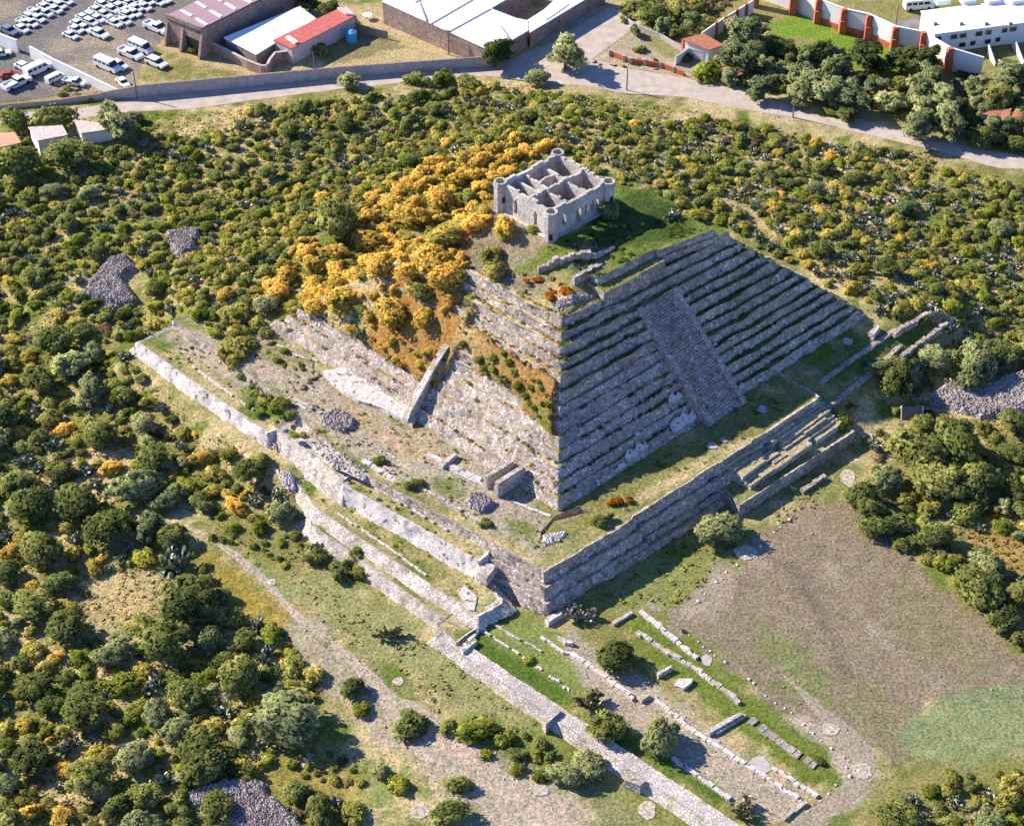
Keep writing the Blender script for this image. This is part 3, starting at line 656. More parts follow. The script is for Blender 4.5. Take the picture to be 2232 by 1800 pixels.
K = [
 ([(1245, 1425), (1313, 1472), (1381, 1525)], 1.0, .6, 'rub_pale', "thin pale kerb along the upper side of the green lawn strip", 0),
 ([(1429, 1528), (1505, 1590), (1600, 1652), (1752, 1751)], .9, .55, 'rub_pale', "long thin pale kerb running to the terrace's lower right tip", 0),
 ([(1395, 1333), (1440, 1370), (1518, 1436)], 1.0, .5, 'rub_pale', "crumbling kerb from the dry thorn clump toward the grey flat slab", .05),
 ([(1390, 1380), (1450, 1420), (1518, 1461), (1560, 1492), (1612, 1533)], 1.0, .6, 'rub_lit', "low kerb on the uphill edge of the ruined floors", 0),
 ([(1624, 1561), (1680, 1602), (1730, 1640), (1788, 1678)], 1.6, .35, 'rub_pile', "loose band of grey stones along the dark green grass strip", .15),
 ([(1465, 1653), (1530, 1700), (1590, 1742)], .8, .5, 'rub_pale', "short thin pale kerb above the wide rubble wall", 0),
 ([(1682, 1673), (1780, 1737)], .8, .5, 'rub_pale', "short kerb below the pale oval slab", 0),
 ([(1755, 1751), (1730, 1770), (1707, 1787)], .6, .5, 'rub_lit', "mossy end kerb closing the ruined floor at its lower tip", 0),
 ([(1378, 1337), (1350, 1352), (1335, 1363)], .8, .6, 'rub_lit', "short ruined cross wall beside the dry thorn clump", .1),
 ([(1180, 1389), (1230, 1425), (1245, 1425)], .6, .4, 'rub_pale', "little kerb below the platform's front corner", .2),
 ([(1012, 1415), (1060, 1360), (1040, 1355)], .6, .5, 'rub_pale', "small bent kerb at the tip of the green lawn", 0),
 ([(1048, 1372), (1100, 1405), (1150, 1440), (1250, 1510)], .4, .25, 'rub_pale', "broken dotted row of white stones across the lawn", .4),
 ([(774, 1024), (900, 1092), (1040, 1166), (1186, 1247)], 1.3, .5, 'rub_pale', "long pale wall head along the platform's sunlit edge", 0),
 ([(640, 935), (700, 980), (774, 1024)], .9, .4, 'rub_pale', "broken pale wall head continuing up the platform's sunlit edge", .15),
 ([(352, 748), (440, 800), (560, 868), (640, 925)], 1.1, 1.0, 'rub_lit', "long low wall between the grassy terrace and the weedy floor, upper left", .06),
 ([(470, 770), (560, 825), (640, 880), (700, 905)], .8, .7, 'rub_lit', "second long low wall across the weedy floor, nearer the left stone wall", .12),
 ([(800, 1000), (880, 1045), (960, 1090), (1060, 1150)], .7, .5, 'rub_lit', "low broken wall inside the platform's sunlit edge", .2),
 ([(540, 812), (600, 850), (665, 893)], .5, .3, 'rub_pale', "thin pale kerb among the weeds on the left of the platform", .1),
 ([(605, 752), (650, 778), (715, 796)], .5, .3, 'rub_pale', "thin kerb just below the left stone wall", .1),
 ([(590, 805), (640, 830), (700, 860)], .5, .3, 'rub_lit', "middle kerb on the left of the platform", .2),
 ([(720, 925), (800, 965), (860, 1000)], .6, .3, 'rub_lit', "kerb beside the left stack of loose stones", .2),
 ([(960, 1012), (1010, 1040), (1060, 1062)], .6, .35, 'rub_pale', "kerb left of the two buttresses", 0),
 ([(1110, 1092), (1160, 1112), (1200, 1135)], .6, .3, 'rub_pale', "kerb along the foot of the pyramid's front corner", .1),
 ([(1050, 1345), (1120, 1390), (1180, 1420)], .5, .35, 'rub_lit', "rough kerb from the ruined base toward the platform corner", .2),
 ([(775, 1130), (800, 1150)], .5, .4, 'rub_lit', "tiny kerb on the grassy terrace under the whitish wall", 0),
]
for pts, w, h, m, lab, sk in K: kerb("stone_kerb", pts, w, h, M[m], lab, "kerb", skip=sk)
def raised(name, ringpx, z0, z1, mat, label, cat, inner=None, jit=.08):
    "low masonry block with a rough face; ring given at its top"
    r = orient([W(px, py, z1)[:2] for px, py in ringpx]); V, F, t = face_strip([(*p, z1) for p in r], [(*p, z0-.3) for p in offset(r, .2)], jit=jit, closed=True)
    C, FC = cap_mesh(r, z1, .8); C[:, 2] += (RNG.random(len(C))-.5)*.15
    o = mk(name, np.vstack([V, C]), [tuple(int(q) for q in f) for f in F]+[tuple(int(q)+len(V) for q in f) for f in FC], mat)
    return tag(o, label, cat)
raised("stone_bench", [(1603, 1590), (1621, 1557), (1627, 1562), (1565, 1597), (1559, 1592)][0:0] or [(1540, 1590), (1612, 1550), (1619, 1556), (1548, 1597)], 0, .9, M['rub_lit'], "upper of two parallel masonry benches on the ruined floor", "stone bench")
raised("stone_bench", [(1546, 1594), (1600, 1560), (1622, 1553), (1566, 1598)][0:0] or [(1556, 1592), (1620, 1552), (1627, 1558), (1563, 1598)], 0, .0+.5, M['rub_lit'], "lower of two parallel masonry benches on the ruined floor", "stone bench")
raised("foundation_wall", [(1478, 1478), (1510, 1478), (1508, 1486), (1490, 1500), (1470, 1492)], 0, .7, M['rub_pale'], "pale remains of a room floor standing on the long terrace", "ruined foundation")
raised("foundation_wall", [(1432, 1465), (1462, 1449), (1465, 1453), (1436, 1470)], 0, 1.0, M['rub_lit'], "short straight wall stub in the shade of the round tree", "ruined foundation")
raised("foundation_wall", [(1395, 1522), (1412, 1510), (1416, 1514), (1399, 1526)], 0, .8, M['rub_lit'], "small wall stub between the kerb and the ruined floor", "ruined foundation")
raised("foundation_wall", [(1005, 1412), (1035, 1390), (1040, 1396), (1010, 1420)], 0, .9, M['rub_pale'], "narrow block in the square ruined base", "ruined foundation")
raised("ruined_block", [(1042, 1222), (1072, 1238), (1075, 1228), (1060, 1262), (1042, 1250)][0:0] or [(1048, 1220), (1082, 1232), (1060, 1262), (1040, 1248)], 3.4, 4.6, M['rub_lit'], "small ruined block on the right end of the whitish wall", "ruined block")
raised("ruined_block", [(1055, 1325), (1090, 1298), (1096, 1306), (1064, 1334)], 0, 2.0, M['rub_lit'], "slanting buttress stub below the whitish wall's end", "ruined block")
raised("ruined_block", [(998, 1290), (1012, 1276), (1040, 1300), (1034, 1330), (1024, 1328)], 0.8, 2.2, M['rub_pale'], "pale broken wall piece on the grassy terrace", "ruined block")
raised("ruined_block", [(1190, 1345), (1222, 1330), (1224, 1338), (1196, 1356)], 0, 1.0, M['rub_pale'], "whitish corner stone course at the platform's foot", "ruined block")
raised("ruined_block", [(1205, 1380), (1250, 1397), (1248, 1402), (1232, 1400)], 0, .8, M['rub_lit'], "flat stony piece under the dry thorn clump", "ruined block")
raised("causeway_step", [(1184, 1568), (1217, 1543), (1222, 1549), (1190, 1578)], -.8, 1.1, M['rub_lit'], "cross wall dividing the wide rubble wall", "ruined block")
raised("ruined_block", [(1366, 1700), (1400, 1696), (1408, 1700), (1395, 1712)], -.8, .9, M['rub_lit'], "dark stub on the wide rubble wall in tree shade", "ruined block")
raised("ruined_block", [(958, 1010), (990, 985), (996, 990), (965, 1016)], 6.8, 7.9, M['rub_lit'], "low wall stub on the platform left of the pyramid corner", "ruined block")
raised("stone_floor", [(935, 985), (1050, 1040), (1044, 1050), (930, 992)], 6.8, 7.35, M['rub_pale'], "low whitish ledge along the foot of the sunlit slope", "ruined floor")
raised("plaster_floor", [(700, 808), (760, 800), (858, 868), (908, 905), (898, 924), (830, 888), (780, 872), (745, 850)], 6.7, 7.8, M['rub_pale'], "bright lime-plastered floor at the foot of the left stone wall", "plaster floor")
raised("stone_block", [(1893, 724), (1913, 706), (1917, 714), (1905, 730)], 6, 8.2, M['concrete'], "white upright block standing past the pyramid's right corner", "stone block")
# ruined stairway on the right of the platform
rs = thing("ruined_stairway", AB(50, -17, .2), "wide ruined stairway of broken parallel steps against the platform's right side", "ruined stairway")
slab("base", R((31.8, -20.6), (66.9, -21.8), (67, -13), (34.5, -12.2), (33.2, -14)), 2.7, -.1, .35, M['rub_dark'], "", "", parent=rs, jit=.1)
nst = 6
for k in range(nst):
    b0 = -13.0-k*1.22; zt_ = 6.1-k*.40; a = 36.0+k*.15
    while a < 65:
        L = random.uniform(3, 9); a2 = min(66, a+L)
        if random.random() < .86:
            dz = random.uniform(-.4, .2); db = random.uniform(-.25, .2)
            r = orient([AB(a, b0+db)[:2], AB(a2, b0+db+random.uniform(-.15, .15))[:2], AB(a2, b0+2.0)[:2], AB(a, b0+2.0)[:2]])
            V, Fq, t_ = face_strip([(*p, zt_+dz) for p in r], [(*p, 1.6) for p in offset(r, .05)], jit=.1, closed=True)
            C, FC = cap_mesh(r, zt_+dz, .9)
            gcol = soil(C[:, 0], C[:, 1])*.2+np.array((.48, .39, .27))*.8
            mk("step", np.vstack([V, C]), [tuple(int(q) for q in f) for f in Fq]+[tuple(int(q)+len(V) for q in f) for f in FC], [M['rub_lit'], M['ground']], rs, midx=[0]*len(Fq)+[1]*len(FC), col=np.vstack([np.full((len(V), 3), .4), gcol]))
        a = a2+random.choice([0, 0, .8, 1.8])
kerb("stone_kerb", [(1748, 1075), (1798, 1041)], 1.0, .9, M['rub_dark'], "short low wall in the grass below the ruined stairway", "kerb")
kerb("stone_kerb", [(1700, 1050), (1748, 1075)], .4, .25, M['rub_pale'], "faint line of stones below the ruined stairway", "kerb", skip=.2)
for pts, h, lab in (([AB(66, -14), AB(80, -13.4), AB(95, -12)], 1.0, "long low wall continuing the platform edge in the pyramid's shadow"), ([AB(70, -9), AB(84, -8.6), AB(97, -8.4)], .7, "faint inner stone line on the shaded grass"),
                    ([AB(95, -9.3), AB(109, -10)], 2.0, "upper of two dark retaining walls past the pyramid's right corner"), ([AB(92, -14.2), AB(100, -14), AB(111, -13.7)], 2.2, "lower of two dark retaining walls past the pyramid's right corner"), ([AB(85, -17.2), AB(97, -17.2)], .9, "short low wall under the lower retaining wall")):
    kerb("retaining_wall", [Vector((p[0], p[1], zt1(p[0], p[1]))) for p in pts], 1.0, h*.6, M['rub_dark'], lab, "retaining wall")
for p0, p1, z, lab in (((1172, 598), (1297, 581), 30.0, "long low dark wall on the summit edge in front of the house"), ((1248, 627), (1312, 592), 30.0, "short dark wall stub beside the orange bush"), ((1286, 570), (1338, 545), 31.6, "faint broken wall on the summit lawn")):
    a, b = W(*p0, z), W(*p1, z); kerb("summit_wall", [Vector((a[0], a[1], zt1(*a[:2]))), Vector((b[0], b[1], zt1(*b[:2])))], 1.0, 1.5 if z == 30 else .5, M['rub_dark'], lab, "stone wall")
kerb("summit_wall", [(1480, 470), (1560, 508), (1700, 600), (1880, 690)], .6, .4, M['rub_lit'], "thin pale stone line along the crest right of the stepped face", "stone wall", skip=.15)
# ------------------------------------------------------------------ flat pale slabs
for i, (cx, cy, w, h, z, lab) in enumerate([(1662, 893, 13, 12, 7, "square grey slab on the shaded grass by the stair foot"), (1552, 972, 15, 9, 7, "larger of two grey slabs on the shaded platform"), (1578, 960, 10, 6, 7, "smaller of two grey slabs on the shaded platform"),
        (1848, 745, 15, 12, 6.9, "grey slab close to the pyramid's right corner"), (1540, 1439, 13, 12, 0, "pale angular slab on the green grass strip"), (1656, 1667, 24, 18, 0, "large pale oval slab on the dry terrace"), (1809, 1590, 20, 13, 0, "pale slab at the edge of the brown field"),
        (1411, 1763, 20, 17, -1, "round pale stone patch at the bottom edge"), (1178, 1719, 18, 12, -1, "round pale stone patch in the grass by the path"), (868, 1482, 13, 9, -1, "pale stone patch beside the footpath"), (672, 1653, 20, 14, -1.5, "pale stone patch between shrubs at the lower left"),
        (915, 1765, 20, 14, -1.5, "pale bare patch near the bottom edge"), (590, 1268, 14, 8, -1.3, "pale flat stone on the footpath"), (1625, 1205, 28, 18, 0, "grey slab in the shade of the lone round tree"), (1850, 1040, 20, 26, .3, "pale gravel pad right of the ruined stairway"), (1880, 1680, 22, 16, 0, "pale worn patch at the path bend")]):
    c = W(cx, cy, z); n = 11; rx = w/12.5; ry = h/12.5/.68; ph = random.random()*6
    q = max(.05, .1)
    ring = [(c[0]+rx*math.cos(t)*(1+.16*math.sin(3*t+ph)+random.uniform(-.08, .08)), c[1]+ry*math.sin(t)*(1+random.uniform(-.1, .1))) for t in [2*math.pi*k/n for k in range(n)]]
    zz = max(zt1(*c[:2]), z if z == 7 else -9)
    V, F = cap_mesh(orient(ring), 0, .8)
    V[:, 2] = (np.maximum(zt(V[:, 0], V[:, 1]), 7.05) if z == 7 else zt(V[:, 0], V[:, 1]))+.10
    o = mk("flat_slab", V, F, M['concrete'] if z == 7 or i in (4, 5) else M['ground'], col=np.tile(np.array((.50, .43, .38)), (len(V), 1))); tag(o, lab, "stone slab")

for p0, zz, w_, lab in (([(780, 1040), (870, 1095), (975, 1158)], 5.3, .5, "thin inner kerb on the grass above the whitish wall"), ([(420, 800), (500, 860), (560, 900)], 5.3, .5, "thin kerb on the left grassy terrace above the whitish wall"), ([(1110, 1262), (1170, 1300)], 1.5, .5, "short kerb in the grass strip under the platform corner"), ([(735, 1120), (840, 1190), (930, 1255)], 2.0, .4, "thin kerb at the foot of the whitish wall")):
    kerb("stone_kerb", [Vector(W(*p, zz)) for p in p0], w_, .4, M['rub_pale'], lab, "kerb", z=zz) if False else None
    m = MB(); P = [W(*p, zz) for p in p0]
    for a, c_ in zip(P[:-1], P[1:]):
        n = int(math.dist(a, c_)/1.1)
        for i in range(n):
            if random.random() < .15: continue
            f = (i+.5)/n; m.box((a[0]+(c_[0]-a[0])*f+random.uniform(-.1, .1), a[1]+(c_[1]-a[1])*f+random.uniform(-.1, .1), zz+.12), (.56, w_/2, .28), math.atan2(c_[1]-a[1], c_[0]-a[0])+random.uniform(-.1, .1), taper=.9)
    tag(m.build("stone_kerb", M['rub_pale']), lab, "kerb")

# ------------------------------------------------------------------ ruined house on the summit
HB = 33.0
def HP(u, v, z=0): return AB(38.7+u*.96, 42.9+v*.96, HB+z)       # u along the doorway front, v along the sunlit side
house = thing("ruined_house", HP(9, 8), "roofless grey stone house with four corner towers on the pyramid's summit", "ruined house")
HU, HV = 18.0, 16.5
MB().prism([HP(-.9, -.9)[:2], HP(HU+.9, -.9)[:2], HP(HU+.9, HV+.9)[:2], HP(-.9, HV+.9)[:2]], HB-2.5, HB+.1).build("plinth", M['house'], house)
def hwall(p, q, h, t, ops, name, cap=True):
    "wall with openings: ops = (start, end, sill, head)"
    L = math.dist(p, q); m = MB(); P = lambda s: (p[0]+(q[0]-p[0])*s/L, p[1]+(q[1]-p[1])*s/L)
    def seg(s0, s1, z0, z1):
        a, b = HP(*P(s0)), HP(*P(s1)); m.wall(a, b, HB+z0, HB+z1, t)
    s = 0
    for o in sorted(ops):
        if o[0] > s: seg(s, o[0], 0, h)
        if o[2] > 0: seg(o[0], o[1], 0, o[2])
        seg(o[0], o[1], o[3], h)
        w = (o[1]-o[0]); a0 = o[0]
        for e in (0, 1):      # arch haunches
            seg(a0+(0 if e == 0 else w*.75), a0+(w*.25 if e == 0 else w), o[3]-.45, o[3])
        s = o[1]
    if s < L: seg(s, L, 0, h)
    if cap:
        s = 0
        while s < L:
            l = random.uniform(.5, 2.0); e = min(L, s+l); hh = random.choice([.0, .0, .12, .25, .45, .6])
            if hh: a, b = HP(*P(s)), HP(*P(e)); m.wall(a, b, HB+h, HB+h+hh, t*.92)
            s = e
    return m.build(name, M['house'], house)
T = .75
hwall((T/2+.9, T/2), (HU-.9, T/2), 6.6, T, [(2.2, 3.5, 1.6, 4.6), (6.6, 8.2, 0, 4.2), (9.4, 10.3, 1.2, 4.2), (11.2, 12.2, 1.2, 4.2), (12.9, 13.7, 1.2, 4.2)], "front_wall")
hwall((T/2, T/2+.9), (T/2, HV-.9), 6.6, T, [(3.2, 4.2, 1.0, 4.6), (9.6, 10.6, 1.0, 4.6)], "side_wall")
for v_ in (4.6, 11.0): MB().box(HP(.62, v_, 2.8), (.05, .6, 1.8), rad(43)).build('window_shade_panel', M['black'], house)  # black panels stand in for the interior shadow behind the window openings
hwall((HU-T/2, T/2+.9), (HU-T/2, HV-.9), 6.6, T, [(3, 4.2, 1.4, 4.2), (9, 10.2, 1.4, 4.2)], "side_wall")
hwall((T/2+.9, HV-T/2), (HU-.9, HV-T/2), 6.6, T, [(4, 5.2, 0, 3.8), (12, 13.2, 1.4, 4.2)], "rear_wall")
hwall((T, 7.6), (HU-T, 7.6), 6.4, .6, [(2, 3.2, 0, 3.6), (8.4, 9.6, 0, 3.6), (14, 15.2, 0, 3.6)], "inner_wall")
for u in (5.6, 11.6): hwall((u, T), (u, 7.3), 6.3, .55, [(2.2, 3.4, 0, 3.6)], "inner_wall")
for u in (4.2, 7.0, 12.4): hwall((u, 7.9), (u, HV-T), 6.0, .55, [(3.0, 4.2, 0, 3.6)], "inner_wall")
hwall((7.2, 11.8), (12.2, 11.8), 5.8, .5, [], "inner_wall")
hwall((1.0, 11.0), (4.0, 11.0), 2.6, .5, [], "inner_wall")
MB().prism([HP(T, T)[:2], HP(HU-T, T)[:2], HP(HU-T, HV-T)[:2], HP(T, HV-T)[:2]], HB, HB+.16).build("floor", M['concrete'], house)
for (u, v), hh in (((0, 0), 7.0), ((HU, 0), 7.0), ((0, HV), 7.1), ((HU, HV), 7.1)):
    m = MB(); n = 8; r0, r1 = 1.5, 1.12; c = HP(u, v)
    an = [rad(22.5+43)+2*math.pi*i/n for i in range(n)]
    win = [i for i in range(n)]
    for i in range(n):
        a0, a1 = an[i], an[(i+1) % n]
        o0, o1 = (c[0]+r0*math.cos(a0), c[1]+r0*math.sin(a0)), (c[0]+r0*math.cos(a1), c[1]+r0*math.sin(a1))
        i0, i1 = (c[0]+r1*math.cos(a0), c[1]+r1*math.sin(a0)), (c[0]+r1*math.cos(a1), c[1]+r1*math.sin(a1))
        zb = HB-1.6
        m.prism([o0, o1, i1, i0], zb, HB+hh)
    tw = m.build("corner_tower", M['house'], house)
    m = MB()
    for i in range(n):
        a0, a1 = an[i], an[(i+1) % n]; R0, R1 = r0+.16, r1+.1
        m.prism([(c[0]+R0*math.cos(a0), c[1]+R0*math.sin(a0)), (c[0]+R0*math.cos(a1), c[1]+R0*math.sin(a1)), (c[0]+R1*math.cos(a1), c[1]+R1*math.sin(a1)), (c[0]+R1*math.cos(a0), c[1]+R1*math.sin(a0))], HB+hh-1.0, HB+hh-.72)
    p0 = m.build("cornice", M['house'], house)
    m = MB(); m.cyl((c[0], c[1], HB-2.4), 2.5, 1.0, 8, r2=2.3); m.build("tower_plinth", M['concrete'], house)
    m = MB(); m.cyl((c[0], c[1], HB+hh-1.5), r1+.01, .1, 8); m.build("tower_floor", M['wood'], house)
    # black box painting the dark of a window slot, facing the viewer side
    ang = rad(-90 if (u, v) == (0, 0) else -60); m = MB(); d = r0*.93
    m.box((c[0]+d*math.cos(ang), c[1]+d*math.sin(ang), HB+1.2 if (u, v) == (0, 0) else HB+3), (.16, .38, .75), ang); m.build("window_shade_panel", M['black'], house)
# ------------------------------------------------------------------ buildings behind the road
def bld(name, ringpx, z, roofmat, wallmat, label, cat, over=.25, th=.25, zb=0.0, parapet=0):
    zs = z if isinstance(z, (list, tuple)) else [z]*len(ringpx)
    P = [W(px, py, h) for (px, py), h in zip(ringpx, zs)]; r = [p[:2] for p in P]
    root = thing(name, (np.mean([p[0] for p in P]), np.mean([p[1] for p in P]), zb), label, cat)
    MB().prism(r, zb-.2, [h-.01 for h in zs]).build("wall", wallmat, root)
    rr = orient(r); zz = zs if rr == r else zs[::-1]
    ro = offset(rr, over); MB().prism(ro, [h for h in zz], [h+th for h in zz]).build("roof", roofmat, root)
    if parapet:
        m = MB()
        for i in range(len(rr)):
            m.wall(rr[i], rr[(i+1) % len(rr)], min(zs), max(zs)+parapet, .35)
        m.build("parapet", wallmat, root)
    return root
wh = bld("warehouse", [(359.7, 34.8), (439.9, 66), (650, -39), (566, -58)], 8.5, M['mauve_roof'], M['wall_stone'], "tall stone warehouse with a mauve sheet roof beside the parked cars", "warehouse", over=-.4, th=.3)
z34 = lambda X_, Y_: (340+X_/4.306, Y_/4.306)
for q in ([(365, 20), (390, 12), (480, 68), (455, 80)], [(640, 35), (665, 22), (757, 80), (735, 95)], [(220, 100), (245, 90), (345, 142), (322, 155)], [(495, 105), (520, 92), (622, 150), (600, 166)], [(365, 180), (388, 168), (487, 228), (465, 240)], [(820, 0), (850, -10), (905, 20), (880, 32)], [(560, -10), (585, -20), (630, 5), (605, 18)]):
    P = [W(*z34(*p), 8.95) for p in q]; MB().prism([p[:2] for p in P], 8.7, 8.98).build("skylight", M['plaster_w'], wh)
# front pediment, lean buttresses and arch of the warehouse
f0, f1 = W(359.7, 34.8, 8.5), W(439.9, 66, 8.5)
def along(t, off=0.0):
    dx, dy = f1[0]-f0[0], f1[1]-f0[1]; l = math.hypot(dx, dy); return (f0[0]+dx*t+dy/l*off, f0[1]+dy*t-dx/l*off)
for t in (.03, .46, .97):
    m = MB(); a, b, c, d = along(t-.03), along(t+.03), along(t+.03, 2.2), along(t-.03, 2.2)
    m.add([(*a, 0), (*b, 0), (*c, 0), (*d, 0), (*a, 7), (*b, 7)], [(0, 1, 2, 3)[::-1], (3, 2, 5, 4), (0, 3, 4), (1, 5, 2), (0, 4, 5, 1)]); m.build("buttress", M['wall_stone'], wh)
m = MB(); m.wall(along(.0, .2), along(1, .2), 8.3, 9.4, .5); m.build("parapet", M['wall_stone'], wh)
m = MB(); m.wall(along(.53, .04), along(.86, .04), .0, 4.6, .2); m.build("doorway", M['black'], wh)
sh = bld("shed", [(491, 83.6), (558, 119.6), (686, 42), (653, 17.4)], [4.6, 4.0, 4.0, 4.6], M['white_roof'], M['wall_stone'], "long low shed with a bright white sheet roof between two stone walls", "shed", over=.3)
rh = bld("long_house", [(596.6, 89.4), (636, 106.8), (772, 37), (739.5, 21)], 4.8, M['red_roof'], M['road_wall'], "narrow long house with a faded red roof", "house", over=.2)
MB().prism([W(*z34(*p), 5.6)[:2] for p in ((1215, 345), (1250, 335), (1335, 390), (1300, 405))], 4.9, 5.6).build("roof_vent", M['plaster_w'], rh)
MB().prism([W(*z34(*p), 5.6)[:2] for p in ((1700, 75), (1790, 70), (1860, 140), (1780, 130))], 4.9, 5.7).build("roof_box", M['pinkslab'], rh)
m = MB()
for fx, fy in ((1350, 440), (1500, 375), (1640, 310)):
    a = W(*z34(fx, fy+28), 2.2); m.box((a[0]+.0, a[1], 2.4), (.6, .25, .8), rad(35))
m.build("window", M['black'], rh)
def pxwall(name, pts, h, t, mat, label, cat, top=False, z0=-.3, hs=None, capmat=None):
    "upright wall whose foot is seen at the given photo points"
    P = [W(px, py, 0) for px, py in pts]; m = MB(); hs = hs or [h]*len(P)
    root = thing(name, P[len(P)//2], label, cat)
    for i in range(len(P)-1):
        dx, dy = P[i+1][0]-P[i][0], P[i+1][1]-P[i][1]; l = math.hypot(dx, dy); ox, oy = -dy/l*t/2, dx/l*t/2
        r = [(P[i][0]+ox, P[i][1]+oy), (P[i+1][0]+ox, P[i+1][1]+oy), (P[i+1][0]-ox, P[i+1][1]-oy), (P[i][0]-ox, P[i][1]-oy)]
        m.prism(r, z0, [hs[i], hs[i+1], hs[i+1], hs[i]])
    m.build("wall_body", mat, root)
    if capmat is not None:
        m = MB()
        for i in range(len(P)-1):
            dx, dy = P[i+1][0]-P[i][0], P[i+1][1]-P[i][1]; l = math.hypot(dx, dy); ox, oy = -dy/l*(t/2+.06), dx/l*(t/2+.06)
            r = [(P[i][0]+ox, P[i][1]+oy), (P[i+1][0]+ox, P[i+1][1]+oy), (P[i+1][0]-ox, P[i+1][1]-oy), (P[i][0]-ox, P[i][1]-oy)]
            m.prism(r, [hs[i]+.002, hs[i+1]+.002, hs[i+1]+.002, hs[i]+.002], [hs[i]+.14, hs[i+1]+.14, hs[i+1]+.14, hs[i]+.14])
        m.build("coping", capmat, root)
    return root
pxwall("boundary_wall", [(-60, 243), (0, 238), (120, 228), (205, 218), (262, 214), (299, 212.5), (420, 201), (553, 188), (744, 169), (900, 157), (1060, 145), (1090, 139)], 3.3, .5, M['road_wall'], "long grey plastered wall along the pale road", "boundary wall", hs=[1.2, 1.2, 1.3, 1.6, 2.6, 3.5, 3.5, 3.4, 3.2, 3.1, 3.0, 3.0], capmat=M['wall_stone'])
pxwall("yard_wall", [(69, 128), (120, 152), (180, 178), (256, 212)], 3.8, .5, M['plaster_w'], "long white wall dividing the two car yards", "wall", hs=[3.8, 3.2, 2.8, 2.4], capmat=M['plaster_w'])
pxwall("yard_wall", [(-60, 75), (41, 115)], 3.8, .5, M['plaster_w'], "short white wall stub at the left edge by the blue-grey car", "wall", capmat=M['plaster_w'])
pxwall("compound_wall", [(456, 112), (500, 131), (540, 151), (572, 163), (585, 163)], 3.0, .6, M['wall_stone'], "stone wall in front of the white-roofed shed", "wall", hs=[3.2, 3.0, 2.8, 2.8, 2.9], capmat=M['road_wall'])
pxwall("compound_wall", [(585, 163), (590, 152), (602, 137), (636, 133)], 3.2, .6, M['wall_stone'], "curved stone wall joining the narrow red-roofed house", "wall", capmat=M['road_wall'])
pxwall("compound_wall", [(770, 68), (800, 76), (845, 86)], 2.6, .4, M['wall_stone'], "thin stone wall between the red-roofed house and the factory", "wall")
# factory with white roofs round a dark court
fac = [([(834, 5), (978, 70), (1069, 20), (1180, -45), (960, -60)], [7, 6.4, 6.4, 6.4, 7], "west block of the white-roofed factory, highest part"),
       ([(978, 70.3), (1056, 106), (1112, 90.6), (1151, 67.6), (1150, 47), (1125, 42), (1069, 20.3)], [6.38, 5.2, 5.0, 4.9, 4.9, 5.2, 6.38], "front block of the white-roofed factory, nearest the corner tree"),
       ([(1151, 46), (1155, 72), (1272, 2), (1320, -26), (1240, -26), (1187, 23)], [4.7]*6, "right wing of the white-roofed factory along its red stone wall")]
for r, z, lab in fac: bld("factory_block", r, z, M['white_roof'], M['wall_stone'], lab, "factory building", over=.15)
for (p0, p1, z), sl in zip((((905, -20), (834+95, 45), 7.2), ((978, 70), (1069, 20), 6.65), ((1000, -40), (905, 5), 7.2), ((1112, 88), (1069, 22), 5.6), ((1190, 45), (1240, 10), 4.98), ((940, 52), (1030, 0), 6.9)), ("farthest left", "between the west and front blocks", "short one at the top edge", "on the front block", "on the right wing", "middle of the west block")):
    a, b = W(*p0, z), W(*p1, z); m = MB(); m.wall(a, b, z-.25, z+.12, .35); tag(m.build("roof_seam", M['concrete']), "thin grey joint across the white factory roof, %s" % sl, "roof joint")
# huts at the left edge
hu = lambda X_, Y_: (X_/5.121, Y_/5.121)
for ring, z, rm, lab in (([hu(330, 1435), hu(425, 1575), hu(745, 1515), hu(690, 1415)], 4.4, 'pinkslab', "small box hut with a mottled pale roof, left of the dense tall tree"), ([hu(835, 1355), hu(910, 1495), hu(1240, 1445), hu(1110, 1385)], 3.4, 'pinkslab', "small box hut with a blotched pink roof touching the dense tall tree"), ([hu(-90, 1510), hu(-40, 1660), hu(225, 1600), hu(155, 1490)], 3.0, 'orangeslab', "flat orange roofed hut cut by the left edge")):
    h = bld("hut", ring, z, M[rm], M['plaster_w'], lab, "hut", over=.25, th=.3)
# right: white boundary wall with brick buttresses
zr = lambda X_, Y_: (1780+X_/4.763, Y_/4.763)
bw = pxwall("white_boundary_wall", [(1640, -10), (1726, 22), zr(0, 220), zr(260, 320), zr(520, 385), zr(790, 512), zr(1080, 565), zr(1350, 730), zr(1700, 800)], 7, .5, M['plaster_w'], "tall white wall with orange brick buttresses beside the bright lawn", "boundary wall", hs=[7, 7, 7, 7, 7.2, 7.2, 7, 7, 6], capmat=M['plaster_w'])
for X_, Y_ in ((0, 220), (260, 325), (520, 388), (790, 515), (1080, 568), (1350, 735)):
    c = W(*zr(X_, Y_+6), 0); m = MB()
    m.prism([(c[0]-1.0, c[1]-1.6), (c[0]+1.0, c[1]-1.6), (c[0]+1.0, c[1]+.6), (c[0]-1.0, c[1]+.6)], -.2, 4.0)
    m.box((c[0], c[1]-.1, 5.4), (.85, .85, 1.4)); m.box((c[0], c[1]-.1, 7.0), (.65, .65, .3)); m.build("brick_buttress", M['brick'], bw)
for p in ((1645, 14), (1726, 30)):
    c = W(*p, 0); MB().box((c[0], c[1], 3.4), (1, 1.2, 3.6)).build("brick_buttress", M['brick'], bw)
m = MB()
Pw = [W(*zr(*p), 0) for p in ((0, 226), (260, 326), (520, 391), (790, 518), (1080, 571), (1350, 736))]
for a, b in zip(Pw[:-1], Pw[1:]): m.wall(a, b, -.2, 1.7, .7)
m.build("brick_dado", M['brick'], bw)
